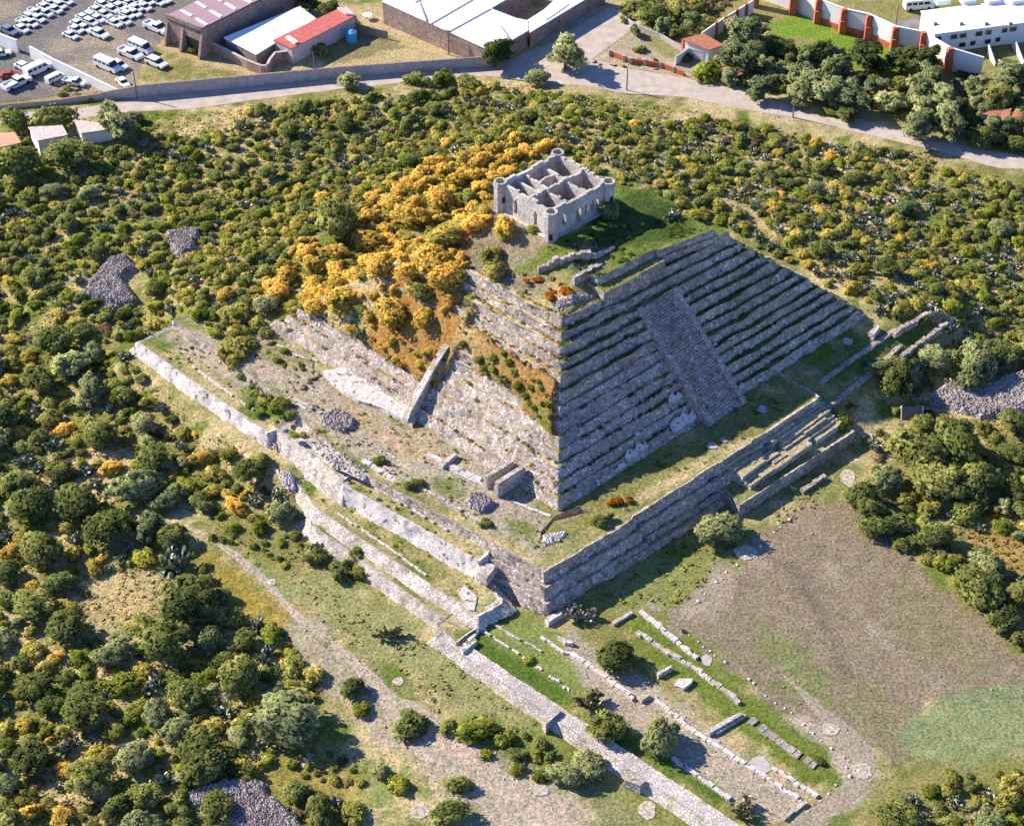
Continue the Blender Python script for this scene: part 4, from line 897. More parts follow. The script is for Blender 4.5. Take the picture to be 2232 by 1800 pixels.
gw = pxwall("panel_wall", [(1528, 100), (1575, 68), (1625, 38), (1640, 28)], 4.2, .4, M['plaster_w'], "white panel wall with dark posts climbing behind the gatehouse", "wall")
for p in ((1560, 78), (1580, 65), (1605, 50), (1625, 38)):
    c = W(*p, 0); MB().box((c[0], c[1]-.3, 2.2), (.5, .5, 2.3)).build("post", M['brick'], gw)
# row of white houses
rw = thing("row_house", W(2130, 60, 0), "white terraced houses with flat roofs and dark windows in the upper right corner", "terraced houses")
ringp = [(2009, 27), (2038, 75.6), (2300, 42), (2300, -8)]; P = [W(px, py, 6.2) for px, py in ringp]
MB().prism([p[:2] for p in P], -.2, 6.2).build("wall", M['plaster_w'], rw)
MB().prism(offset(orient([p[:2] for p in P]), .3), 6.2, 6.5).build("roof", M['white_roof'], rw)
fa, fb = P[1], P[2]
def fac_pt(px, z):
    "point on the facade plane seen at photo column px"
    t0, t1 = 0, 1
    for _i in range(30):
        t = (t0+t1)/2; x = fa[0]+(fb[0]-fa[0])*t; y = fa[1]+(fb[1]-fa[1])*t
        Zc = y*math.cos(PITCH)-(z-CAM_H)*math.sin(PITCH); u = x/Zc*FPX+1116
        if u < px: t0 = t
        else: t1 = t
    return x, y
dxf, dyf = fb[0]-fa[0], fb[1]-fa[1]; lf = math.hypot(dxf, dyf); rf_ = math.atan2(dyf, dxf)
for X_, z, w in ((1258, 4.7, .9), (1425, 4.7, .9), (1520, 4.7, .9), (1685, 4.7, .9), (1785, 4.7, .7), (1950, 4.7, .7), (2040, 4.7, .9), (1510, 1.8, .9), (1620, 1.9, .7), (1775, 1.8, .8), (1880, 2.0, .6)):
    x, y = fac_pt(1780+X_/4.763, z); fr = MB().box((x+.08*dyf/lf, y-.08*dxf/lf, z), (w+.12, .1, .72), rf_).build("window_frame", M['concrete'], rw)
    g_ = MB().box((x+.16*dyf/lf, y-.16*dxf/lf, z), (w, .1, .6), rf_); og = g_.build("window", M['glass'], rw)
for k, X_ in enumerate((1120, 1390, 1650, 1900)):
    a = W(*zr(X_, 170), 6.5); b = W(*zr(X_+95, 270), 6.5); m = MB(); m.wall(a, b, 6.5, 7.0, .25); m.box((a[0]+6.5, a[1]+8.5, 7.0), (2.0, 1.4, .7), .2); m.build("roof_parapet", M['white_roof'], rw)
    c = W(*zr(X_+80, 265), 6.5); MB().box((c[0]+1, c[1]+.5, 6.75), (.5, .4, .3)).build("roof_unit", M['wood'], rw)
for X0, X1, lab in ((1770, 1850, "left of two white party walls sloping down from the row houses"), (2030, 2150, "right of two white party walls sloping down from the row houses")):
    y0 = 540 if X0 < 1900 else 460; y1 = 690
    pxwall("party_wall", [zr(X0, y0+30), zr(X1, y1)], 3, .3, M['plaster_w'], lab, "wall", hs=[3.2, 1.0])
# gatehouse
gz = lambda X_, Y_: (1320+X_/4.22, Y_/4.22)
gt = bld("gatehouse", [gz(735, 370), gz(950, 460), gz(1060, 420), gz(900, 325)], [4.6, 4.0, 4.6, 5.4], M['tile_roof'], M['plaster_w'], "small white gatehouse with a clay tile roof between trees", "gatehouse", over=.5)
c = W(*gz(770, 470), 0); MB().box((c[0]-1, c[1], 2), (1.4, .3, 1.9), .5).build("doorway", M['brick'], gt)
pxwall("gate_wall", [gz(640, 600), gz(760, 520), gz(900, 560)], 2.6, .5, M['plaster_w'], "low white entrance wall in front of the gatehouse", "wall", capmat=M['concrete'])
pxwall("path_wall", [(1349, 38), (1385, 62), (1440, 84), (1490, 115), (1510, 125)], 1.4, .5, M['concrete'], "pale low wall leading down to the gatehouse", "wall")
lb = pxwall("brick_fence", [(1330, 122), (1372, 138), (1405, 142), (1440, 148), (1490, 166)], 1.5, .35, M['brick'], "low dark red fence with white posts by the road fork", "fence")
for p in ((1330, 122), (1360, 134), (1374, 139), (1405, 142), (1440, 148), (1470, 158)):
    c = W(*p, 0); MB().box((c[0], c[1], .9), (.4, .4, 1.0)).build("post", M['concrete'], lb)
th = thing("tiled_shelter", W(1598, 175, 0), "small open shelter with a curved clay tile roof under the roadside trees", "shelter")
P = [W(*gz(*p), 3.2) for p in ((1065, 625), (1200, 700), (1265, 680), (1130, 610))]; MB().prism([p[:2] for p in P], 2.9, 3.25).build("roof", M['tile_roof'], th)
for p in P: MB().box((p[0], p[1], 1.45), (.2, .2, 1.45)).build("post", M['wood'], th)
tp = bld("tiled_house", [zr(1715, 1190), zr(1950, 1260), zr(2010, 1140), zr(1800, 1150)], [3.6, 3.6, 4.6, 4.6], M['tile_roof'], M['plaster_w'], "low house with a red tile roof at the right edge among trees", "house")
dm = thing("brick_dome", W(*zr(2060, 1310), 0), "orange brick dome at the right edge beside the red-roofed house", "dome")
m = MB(); nn = 14; cx_, cy_, _z = W(*zr(2060, 1330), 0); rings = [(math.cos(t)*3.6, math.sin(t)*3.4+.9) for t in np.linspace(0, math.pi/2*.97, 6)]
V = [(cx_+r*math.cos(2*math.pi*i/nn), cy_+r*math.sin(2*math.pi*i/nn), z) for r, z in [(3.6, 0)]+rings for i in range(nn)]
F = [(k*nn+i, k*nn+(i+1) % nn, (k+1)*nn+(i+1) % nn, (k+1)*nn+i) for k in range(6) for i in range(nn)]; m.add(V, F); m.build("shell", M['brick'], dm)
# tank, dish, poles
tk = thing("water_tank", W(*z34(1835, 385), 0), "bright blue plastic water tank behind the narrow red-roofed house", "water tank")
c = tk.location; MB().cyl((c[0], c[1], 0), 1.7, 2.9, 14, r2=1.6).build("barrel", M['blue'], tk); MB().cyl((c[0], c[1], 2.9), 1.5, .5, 14, r2=.5).build("lid", M['blue'], tk)
c = W(*z34(1985, 180), 0); sd_ = thing("satellite_dish", c, "round white dish on the dark lawn behind the water tank", "dish"); MB().cyl((c[0], c[1], .9), .3, .5, 12, r2=1.5).build("dish", M['plaster_w'], sd_); MB().cyl((c[0], c[1], 0), .12, 1, 6).build("post", M['wood'], sd_)
def pole(px, py, h, lab, arm=False):
    c = W(px, py, 0); t = thing("utility_pole", c, lab, "utility pole"); MB().cyl(c, .22, h, 7, r2=.15).build("shaft", M['wood'], t)
    if arm: MB().box((c[0], c[1], h-.5), (1.1, .1, .1), rad(-20)).build("crossarm", M['wood'], t)
pole(299, 213, 8, "thin pole on the grey road wall below the white van"); pole(687, 174, 8.5, "thin pole on the road wall before the narrow red-roofed house"); pole(978, 120, 8, "dark pole against the factory's front wall", True)
pole(1366, 197, 7, "thin pole beside the road where the big tree's shade falls"); pole(1728, 256, 8, "thin pole beside the road under the grey-green trees"); pole(1878, 258, 12, "tall pale pole rising out of the roadside trees"); pole(1952, 60, 7, "slim pole behind the white boundary wall")
# A-frame and cable of the site
tf = thing("a_frame_shelter", WG(1985, 905), "small white A-frame shelter at the edge of the shrubs right of the stairway", "shelter"); c = tf.location
for s in (-1, 1): MB().add([(c[0]-2.2, c[1]+s*1.5, c[2]), (c[0]+2.2, c[1]+s*1.5, c[2]), (c[0]+2.2, c[1], c[2]+2.4), (c[0]-2.2, c[1], c[2]+2.4), (c[0]-2.2, c[1]+s*1.6, c[2]-.1), (c[0]+2.2, c[1]+s*1.6, c[2]-.1), (c[0]+2.2, c[1], c[2]+2.2), (c[0]-2.2, c[1], c[2]+2.2)], [(0, 1, 2, 3), (7, 6, 5, 4), (0, 4, 5, 1), (1, 5, 6, 2), (3, 7, 4, 0)]).build("roof_slope", M['wood'], tf)
m = MB()
for s in (-1, 1):
    for x0 in (-2.3, 2.3): m.rod((c[0]+x0, c[1]+s*1.7, c[2]), (c[0]+x0, c[1], c[2]+2.6), .14)
m.build("frame", M['plaster_w'], tf)
# drain slots down the whitish walls
for (p0, z0), (p1, z1), lab in ((((905+3, 1152), 3.7), ((889, 1192), .9), "dark slanted pipe on the middle of the whitish wall"), (((466, 874), 3.7), ((445, 908), .9), "dark slanted pipe on the left whitish wall")):
    a, b = W(*p0, z0), W(*p1, z1); o = MB().rod((a[0]-.25, a[1]-.25, a[2]), (b[0]-.35, b[1]-.35, b[2]), .13).build("drain_pipe", M['black']); tag(o, lab, "drain pipe")
# ------------------------------------------------------------------ vehicles
def car_mesh(kind):
    L, Wd = (6.6, 2.6)
    parts = {}
    def ext(prof, y0, y1, m, top=None):
        n = len(prof); V = [(x, y0, z) for x, z in prof]+[(x, y1, z) for x, z in prof]
        F = [(i, i+n, (i+1) % n+n, (i+1) % n) for i in range(n)]+[tuple(range(n)), tuple(range(2*n-1, n-1, -1))]
        m.add(V, F)
    body = MB(); glass = MB(); roof = MB(); w = Wd/2
    if kind == 'van':
        L = 8.2; ext([(-4, .5), (4, .5), (4.05, 1.4), (3.1, 1.75), (-4.05, 1.75)], -w, w, body)
        ext([(-4.0, 1.75), (2.9, 1.75), (2.1, 2.85), (-3.9, 2.85)], -w*.93, w*.93, glass)
        ext([(-4.02, 2.5), (2.3, 2.5), (2.0, 3.0), (-3.95, 3.0)], -w*.95, w*.95, roof)
        for xx in (-3.9, -2.3, -.7, .9): roof.box((xx, 0, 2.2), (.16, w*.96, .5))
    elif kind == 'pickup':
        L = 7.6; ext([(-3.7, .5), (3.7, .5), (3.75, 1.2), (2.6, 1.45), (-.2, 1.5), (-3.75, 1.0)], -w, w, body)
        for s in (-1, 1): body.box((-2, s*(w-.12), 1.3), (1.7, .12, .3))
        body.box((-3.65, 0, 1.3), (.12, w, .3)); ext([(-.3, 1.45), (2.1, 1.45), (1.4, 2.2), (-.1, 2.2)], -w*.9, w*.9, glass)
        ext([(-.22, 2.12), (1.45, 2.12), (1.25, 2.32), (-.1, 2.32)], -w*.88, w*.88, roof)
    else:
        ext([(-3.2, .5), (3.2, .5), (3.3, 1.1), (1.9, 1.4), (-2.3, 1.45), (-3.25, 1.3)], -w, w, body)
        x0, x1 = (-3.1, 1.7) if kind == 'suv' else (-2.4, 1.6)
        ext([(x0, 1.4), (x1, 1.4), (x1-.9, 2.1), (x0+.5, 2.1)], -w*.88, w*.88, glass)
        ext([(x0+.4, 2.02), (x1-.75, 2.02), (x1-1.0, 2.22), (x0+.6, 2.22)], -w*.84, w*.84, roof)
        roof.box(((x0+x1)/2-.3, 0, 1.75), (.12, w*.89, .36))
    return body, glass, roof, L
def wheel_mb(x, y):
    m = MB(); n = 10
    V = [(x+.48*math.cos(2*math.pi*i/n), y-.18+.36*e, .48+.48*math.sin(2*math.pi*i/n)) for e in (0, 1) for i in range(n)]
    F = [(i, (i+1) % n, (i+1) % n+n, i+n) for i in range(n)]+[tuple(range(n-1, -1, -1)), tuple(range(n, 2*n))]
    m.add(V, F); return m
CARS = {}
def car(kind, c, rz, label, cat, group=None, paint='white_paint', s=1.0):
    key = (kind, paint)
    if key not in CARS:
        body, glass, roof, L = car_mesh(kind); parts = [("body", body, M[paint]), ("windows", glass, M['glass']), ("roof", roof, M[paint])]
        parts += [("wheel", wheel_mb(x, y), M['rubber']) for x in (-L*.31, L*.31) for y in (-1.25, 1.25)]
        t = thing("parked_"+{'van': 'van', 'pickup': 'pickup', 'suv': 'car', 'sedan': 'car'}[kind], c, label, cat, group, rz)
        chs = []
        for nm, mbx, mt in parts:
            o = mk(nm, mbx.v, mbx.f, mt, None, mbx.m, world=False); o.parent = t; chs.append(o)
        t.scale = (s, s, s); CARS[key] = (t, chs); return t
    t0, chs = CARS[key]; t = t0.copy(); link(t); t.location = c; t.rotation_euler = (0, 0, rz); t.scale = (s, s, s); tag(t, label, cat, group)
    for ch in chs:
        o = ch.copy(); link(o); o.parent = t
    return t
zc = lambda X_, Y_: W(X_/5.121, (Y_+22)/5.121, 0)
HD = rad(-37)
rows = [("left row by the pinkish kerb", [(245, 328), (275, 258), (345, 265), (340, 195), (425, 212), (405, 140), (500, 150), (500, 85), (605, 110), (570, 40), (665, 62), (640, 5), (735, 15)]),
        ("middle block, left file", [(790, 400), (850, 335), (870, 270), (945, 320), (935, 205), (1010, 250), (1020, 180), (1090, 215), (1080, 120), (1165, 165), (1150, 55), (1250, 110), (1260, 35), (1330, 80), (1340, 5), (1440, 40), (1500, 5)]),
        ("middle block, right file", [(1280, 265), (1370, 235), (1420, 170), (1500, 150), (1500, 95), (1600, 80), (1640, 20), (1760, 25), (1830, 0)])]
names = ["nearest the viewer", "second", "third", "fourth", "fifth", "sixth", "seventh", "eighth", "ninth", "tenth", "eleventh", "twelfth", "thirteenth", "fourteenth", "fifteenth", "sixteenth", "farthest"]
for rn, pts in rows:
    for i, (X_, Y_) in enumerate(pts):
        kind = random.choice(['sedan', 'sedan', 'suv', 'pickup'] if i else ['sedan'])
        nm = {'sedan': 'car', 'suv': 'estate car', 'pickup': 'pickup'}[kind]
        car(kind, zc(X_, Y_), HD+random.uniform(-.05, .05), "white %s, %s one in the %s" % (nm, names[min(i, 16)], rn), 'car' if kind != 'pickup' else 'pickup', "white cars parked in the yard", s=.79)
car('sedan', zc(1110, 385), HD, "white car parked alone right of the yard's nearest file", "car", "white cars parked in the yard", s=1.0)
car('van', zc(1580, 545), HD, "white passenger van beside the open-bed pickup", "van", "white vans in the yard", s=.98)
car('pickup', zc(1460, 610), HD, "white pickup with a dark load in its open bed", "pickup", s=1.1)
car('suv', zc(1750, 710), HD, "white car parked on the dry grass, right of the pickup", "car", s=1.05)
car('van', zc(1205, 750), HD, "white passenger van nearest the dividing wall", "van", "white vans in the yard", s=1.05)
car('sedan', zc(1325, 735), HD, "white car half hidden behind the van near the dividing wall", "car", s=.95)
car('sedan', zc(1375, 925), HD-.3, "small pale car tucked in the corner of the two walls", "car", s=.8)
car('pickup', zc(1750, 320), HD, "white truck against the stone warehouse's left side", "pickup", s=1.15)
car('sedan', zc(105, 350), HD, "blue-grey car at the white wall stub", "car", paint='bluegrey_paint', s=.95)
car('pickup', zc(190, 940), rad(48), "white flatbed truck nearest the left edge", "truck", s=1.15)
car('van', zc(425, 790), rad(48), "white van facing the dividing wall, in the left yard", "van", "white vans in the yard", s=1.0)
car('sedan', zc(270, 755), HD, "white car behind the flatbed truck in the left yard", "car", s=.9)
car('van', zc(620, 880), rad(50), "short white van by the weeds of the left yard", "van", "white vans in the yard", s=.72)
car('pickup', zc(835, 925), rad(-20), "white box pickup at the end of the left yard", "pickup", s=.9)
car('sedan', zc(10, 605), rad(20), "white car cut by the left edge in wall shade", "car", s=.9)
car('sedan', zc(110, 840), rad(10), "red car beside the flatbed truck", "car", paint='red_paint', s=.8)
c = W(*zr(1040, 60), 0); car('van', (c[0], c[1]-2, 0), rad(10), "white van behind the row houses at the top edge", "van", s=1.1)

# ------------------------------------------------------------------ rubble piles
def rubble_pile(ring, h, label, edge=1.2, n=600, mat='rub_pile', size=(.18, .42), z=None):
    zz = z
    P = [WG(*p) if zz is None else W(*p, zz) for p in ring]; r = orient([p[:2] for p in P])
    r0_ = r; r = orient([(p[0]+random.uniform(-.3, .3), p[1]+random.uniform(-.3, .3)) for a_, b_ in zip(r, r[1:]+r[:1]) for p in [(a_[0]+(b_[0]-a_[0])*f, a_[1]+(b_[1]-a_[1])*f) for f in (0, .25, .5, .75)]]) if edge > .6 else r
    V, F = cap_mesh(r, 0, .7); sdv = poly_sd(V[:, 0], V[:, 1], r)+(fbm(V[:, 0]*.5, V[:, 1]*.5, 15, 3)-.5)*edge*1.6; zb = zt(V[:, 0], V[:, 1]) if zz is None else np.full(len(V), zz)
    V[:, 2] = zb-.15+h*sm(0, edge, sdv)*(.75+.5*fbm(V[:, 0]*.25, V[:, 1]*.25, 12, 2))+(RNG.random(len(V))-.5)*.25
    xs, ys = [p[0] for p in r], [p[1] for p in r]
    px_ = RNG.uniform(min(xs), max(xs), n*3); py_ = RNG.uniform(min(ys), max(ys), n*3); s_ = poly_sd(px_, py_, r); k = (s_ > .1)
    px_, py_, s_ = px_[k][:n], py_[k][:n], s_[k][:n]; zb = zt(px_, py_) if zz is None else np.full(len(px_), zz)
    pz = zb-.1+h*sm(0, edge, s_)*(.75+.5*fbm(px_*.25, py_*.25, 12, 2)); c = np.c_[px_, py_, pz]
    oc = np.array([(1, 0, 0), (0, 1, 0), (-1, 0, 0), (0, -1, 0), (0, 0, 1), (0, 0, -1)], float); of = np.array([(0, 1, 4), (1, 2, 4), (2, 3, 4), (3, 0, 4), (1, 0, 5), (2, 1, 5), (3, 2, 5), (0, 3, 5)])
    m = len(c); sz = RNG.uniform(*size, (m, 1, 1)); RV = (oc[None]*RNG.uniform(.7, 1.3, (m, 6, 1))+RNG.normal(0, .18, (m, 6, 3)))*sz+c[:, None]
    RF = (of[None]+(np.arange(m)*6)[:, None, None]).reshape(-1, 3)+len(V)
    FF = [tuple(f) for f in F]+[tuple(int(q) for q in f) for f in RF]
    o = mk("rubble_pile", np.vstack([V, RV.reshape(-1, 3)]), FF, M[mat]); return tag(o, label, "rubble pile")
rubble_pile(O((345, 492), (398, 482), (428, 486), (412, 522), (385, 552), (362, 535), (350, 515)), 1.6, "grey heap of broken stone above and right of the larger heap", n=900)
rubble_pile(O((225, 548), (268, 540), (290, 565), (258, 590), (300, 640), (262, 650), (165, 628), (190, 592)), 1.6, "large grey heap of broken stone among bushes on the left", n=1500)
rubble_pile(O((298, 600), (330, 598), (344, 615), (325, 625), (302, 615)), .8, "small scatter of broken stone right of the large left heap", n=220)
rubble_pile(O((1950, 830), (1985, 812), (2060, 815), (2165, 775), (2175, 870), (2060, 885), (1965, 855)), 1.4, "long heap of broken stone cut by the right edge", n=1700)
rubble_pile(O((385, 1672), (470, 1640), (548, 1640), (560, 1665), (600, 1700), (660, 1760), (520, 1770), (430, 1720)), 1.5, "grey heap of broken stone at the bottom left edge", n=2000)
rubble_pile(O((672, 880), (712, 862), (748, 884), (742, 902), (720, 914), (680, 896)), 1.1, "rectangular stack of loose stones on the left of the platform", n=300, z=6.9, edge=.4)
rubble_pile(O((980, 1055), (1003, 1038), (1040, 1056), (1028, 1070), (1012, 1082), (985, 1068)), 1.1, "rectangular stack of loose stones by the pyramid's front corner", n=260, z=6.9, edge=.4)
rubble_pile(O((545, 905), (575, 915), (640, 960), (655, 975), (600, 960), (560, 940)), 1.0, "band of fallen stone under the left terrace wall", n=300, mat='rub_lit', z=2.6, edge=.8)
rubble_pile(O((640, 930), (700, 935), (780, 990), (760, 1010), (690, 975)), .25, "stony weathered strip along the platform's left edge", n=130, mat='rub_lit', z=6.9, edge=.8)
rubble_pile(O((570, 985), (620, 1000), (625, 1040), (600, 1030)), .8, "pale fallen masonry at the end of the left terraces", n=200, mat='rub_pale', edge=.8)
rubble_pile(O((400, 1430), (440, 1410), (480, 1440), (500, 1475), (450, 1465)), .7, "small stony rise between mesquites at the lower left", n=300, edge=1)
rubble_pile(O((1140, 1125), (1195, 1115), (1180, 1140), (1140, 1150)), .4, "pale stones in front of the dark pit", n=120, mat='rub_pale', z=6.95, edge=.5)
rubble_pile(O((1160, 635), (1230, 615), (1250, 625), (1190, 650), (1165, 655)), .5, "stones spilled on the terrace beside the orange bush", n=200)
# dotted rows of white stones
oc = [(1, 0, 0), (0, 1, 0), (-1, 0, 0), (0, -1, 0), (0, 0, 1), (0, 0, -1)]; ofc = [(0, 1, 4), (1, 2, 4), (2, 3, 4), (3, 0, 4), (1, 0, 5), (2, 1, 5), (3, 2, 5), (0, 3, 5)]
st0 = None
for pts, lab, sp in (([(1743, 1108), (1690, 1160), (1645, 1205), (1609, 1231), (1560, 1270), (1512, 1331)], "small white stone in the dotted line between lawn and brown field", 2.3),
                     ([(1500, 1382), (1560, 1430), (1620, 1470), (1724, 1556), (1800, 1622), (1832, 1645), (1850, 1688), (1800, 1740), (1730, 1795)], "small white stone in the dotted line beside the long green grass strip", 1.8),
                     ([(1048, 1368), (1110, 1410), (1150, 1440), (1255, 1512)], "small white stone in the broken row across the green lawn", 1.7), ([(1312, 1345), (1250, 1372), (1385, 1330)][0:2], "small white stone near the dry thorn clump", 2.5)):
    P = [WG(*p) for p in pts]
    for a, b in zip(P[:-1], P[1:]):
        n = max(1, int(math.dist(a, b)/sp))
        for i in range(n):
            if random.random() < .15: continue
            f = (i+random.random()*.6)/n; x, y = a[0]+(b[0]-a[0])*f+random.uniform(-.4, .4), a[1]+(b[1]-a[1])*f+random.uniform(-.4, .4); z = zt1(x, y)
            if st0 is None:
                o = mk("white_stone", [(v[0]*.42, v[1]*.36, v[2]*.3+.1) for v in oc], ofc, M['plaster_w'], None, world=False); st0 = o
            else: o = st0.copy(); link(o)
            s = random.uniform(.5, 1.15); o.location = (x, y, z+.05); o.rotation_euler = (0, 0, random.random()*6); o.scale = (s, s, s)
            tag(o, lab, "stone", "white stones set out in rows")
# ================================================================== VEGETATION
def blobs_of(kind, rg):
    B = []
    if kind == 'tree':
        B += [(rg.uniform(-1.5, 1.5), rg.uniform(-1.2, 1.2), rg.uniform(1.5, 2.3), rg.uniform(1.7, 2.5)) for _q in range(4)]
        for i in range(13):
            t = rg.uniform(0, 2*math.pi); r = 3.3*math.sqrt(rg.uniform(.12, 1)); z = 1.5+2.2*(1-(r/3.6)**2)*rg.uniform(.75, 1.1)
            B.append((r*math.cos(t), r*math.sin(t), z, rg.uniform(.7, 1.25)))
    elif kind == 'tall':
        for i in range(19):
            t = rg.uniform(0, 2*math.pi); z = rg.uniform(2.0, 7.6); rr = 2.7*math.sqrt(max(.05, 1-((z-4.2)/4.4)**2)); r = rr*math.sqrt(rg.uniform(.05, 1))
            B.append((r*math.cos(t), r*math.sin(t), z, rg.uniform(.9, 1.55)))
        B.append((0, 0, 4.2, 2.2))
    elif kind == 'shrub':
        B += [(rg.uniform(-.8, .8), rg.uniform(-.6, .6), .45, rg.uniform(1.1, 1.6)) for _q in range(3)]
        for i in range(8):
            t = rg.uniform(0, 2*math.pi); r = 1.5*math.sqrt(rg.uniform(.1, 1)); B.append((r*math.cos(t), r*math.sin(t), .6+1.1*(1-(r/1.9)**2)*rg.uniform(.6, 1.1), rg.uniform(.45, .8)))
    elif kind == 'low':
        for i in range(9):
            t = rg.uniform(0, 2*math.pi); r = 1.8*math.sqrt(rg.uniform(.02, 1)); B.append((r*math.cos(t), r*math.sin(t), .25+.3*rg.random(), rg.uniform(.45, .8)))
    return np.array(B)
def leaves(kind, n, size, pal, rg, flower=None):
    "leaf-sized faces spread over the skin of several boughs; returns verts, quads, colours, normals"
    B = blobs_of(kind, rg); w = B[:, 3]**1.7; bi = rg.choice(len(B), n, p=w/w.sum()); b = B[bi]
    d = rg.normal(size=(n, 3)); d /= np.linalg.norm(d, axis=1, keepdims=True); d[:, 2] = np.where(d[:, 2] < -.45, -d[:, 2], d[:, 2])
    rr = b[:, 3]*(1-np.abs(rg.normal(0, .17, n))+.08+(rg.random(n) < .14)*rg.uniform(.05, .35, n)); flat = np.array([1, 1, .82])
    c = b[:, :3]+d*rr[:, None]*flat; c[:, 2] = np.maximum(c[:, 2], .06)
    cen = np.array([0, 0, B[:, 2].mean()*.6]); g = c-cen; g /= np.linalg.norm(g, axis=1, keepdims=True)
    nn = d+rg.normal(0, .55, (n, 3)); nn /= np.linalg.norm(nn, axis=1, keepdims=True)
    s = np.sign((nn*d).sum(1)); nn *= np.where(s == 0, 1, s)[:, None]
    u = np.cross(nn, rg.normal(size=(n, 3))); u /= np.linalg.norm(u, axis=1, keepdims=True); v = np.cross(nn, u)
    sz = size*rg.uniform(.6, 1.35, (n, 1)); asp = rg.uniform(.55, 1, (n, 1))
    V = np.stack([c-u*sz-v*sz*asp*.4, c+u*sz*.2-v*sz*asp, c+u*sz+v*sz*asp*.3, c-u*sz*.1+v*sz*asp], 1)
    pal = np.array(pal); pb = pal[rg.integers(0, len(pal), len(B))]*rg.uniform(.78, 1.25, (len(B), 1)); col = pb[bi]*rg.uniform(.62, 1.4, (n, 1))
    if flower is not None:
        hgt = (c[:, 2]-c[:, 2].min())/(np.ptp(c[:, 2])+1e-6); f = rg.random(n) < np.clip(.25+.85*hgt, 0, .93)*flower[1]; col[f] = np.array(flower[0])*rg.uniform(.7, 1.25, (f.sum(), 1))
    nr = d*.28+g*.36+nn*.16+np.array([-.10, 0, .46]); nr /= np.linalg.norm(nr, axis=1, keepdims=True)
    return V.reshape(-1, 3), np.arange(n*4).reshape(n, 4), np.repeat(col, 4, 0), np.repeat(nr, 4, 0), B
def core(B, pal, rg, sub=1):
    "woody inner mass that fills the boughs"
    import bmesh
    VV, FF, k = [], [], 0
    for x, y, z, r in B:
        n1, n2 = 8, 5
        for j in range(n2):
            ph = math.pi*(j+.5)/n2-math.pi/2
            for i in range(n1):
                q = r*.66*(1+rg.uniform(-.14, .14)); VV.append((x+q*math.cos(ph)*math.cos(2*math.pi*i/n1), y+q*math.cos(ph)*math.sin(2*math.pi*i/n1), max(.02, z+q*.82*math.sin(ph))))
        for j in range(n2-1):
            for i in range(n1): FF.append((k+j*n1+i, k+j*n1+(i+1) % n1, k+(j+1)*n1+(i+1) % n1, k+(j+1)*n1+i))
        k += n1*n2
    return np.array(VV), np.array(FF)
def pads(rg, n=130, spread=2.3, hgt=2.3, pal=None):
    "prickly pear: flat oval pads growing off one another"
    base = [np.array((rg.uniform(-1, 1)*spread*.42, rg.uniform(-1, 1)*spread*.42, .0)) for _ in range(12)]; C = []
    for i in range(n):
        if i < 12: p = base[i]; d = np.array((rg.normal()*.3, rg.normal()*.3, 1))
        else: p, dprev = C[rg.integers(0, len(C))]; d = dprev+rg.normal(0, .55, 3); d[2] = abs(d[2])*.8+.15
        d = d/np.linalg.norm(d); q = p+d*.34
        if q[2] > hgt or np.hypot(q[0], q[1]) > spread: q = base[rg.integers(0, 12)]+np.array((rg.normal()*.35, rg.normal()*.35, rg.uniform(.2, hgt*.8)))
        C.append((q, d))
    V, F, COL = [], [], []; k = 0
    for q, d in C:
        a = rg.uniform(0, 2*math.pi); h = np.array((math.cos(a), math.sin(a), rg.normal()*.2)); s = np.cross(d, h); s /= np.linalg.norm(s); L = rg.uniform(.22, .36); w = L*.68
        for t in range(7):
            an = 2*math.pi*t/7; V.append(q+d*L*math.cos(an)+s*w*math.sin(an))
        nv = np.cross(d, s)*.06; c = np.array(pal[rg.integers(0, len(pal))])*rg.uniform(.7, 1.3)
        for t in range(7): V.append(np.array(V[k+t])+nv)
        F += [tuple(range(k, k+7))[::-1], tuple(range(k+7, k+14))]; COL += [c]*14; k += 14
    return np.array(V), F, np.array(COL)
def foliage_mesh(name, kind, n, size, pal, seed, mat, flower=None):
    rg = np.random.default_rng(seed); V, F, col, nr, B = leaves(kind, n, size, pal, rg, flower)
    CV, CF = core(B, pal, rg); cc = np.tile(np.array(pal).mean(0), (len(CV), 1)); cn = CV-np.array([0, 0, B[:, 2].mean()*.6]); cn /= np.linalg.norm(cn, axis=1, keepdims=True)
    VV = np.vstack([V, CV]); FF = np.vstack([F, CF+len(V)]); CC = np.vstack([col, cc]); NN = np.vstack([nr, cn])
    me = bpy.data.meshes.new(name); me.vertices.add(len(VV)); me.vertices.foreach_set("co", VV.ravel()); me.loops.add(FF.size); me.loops.foreach_set("vertex_index", FF.ravel().astype(np.int32))
    me.polygons.add(len(FF)); me.polygons.foreach_set("loop_start", np.arange(0, FF.size, 4, dtype=np.int32)); me.polygons.foreach_set("loop_total", np.full(len(FF), 4, np.int32)); me.polygons.foreach_set("use_smooth", np.ones(len(FF), bool)); me.update(calc_edges=True)
    me.materials.append(M[mat]); ca = me.color_attributes.new("Col", 'FLOAT_COLOR', 'POINT'); ca.data.foreach_set("color", np.c_[CC, np.ones(len(CC))].ravel())
    me.normals_split_custom_set_from_vertices(NN.tolist()); return me, (VV, FF, CC)
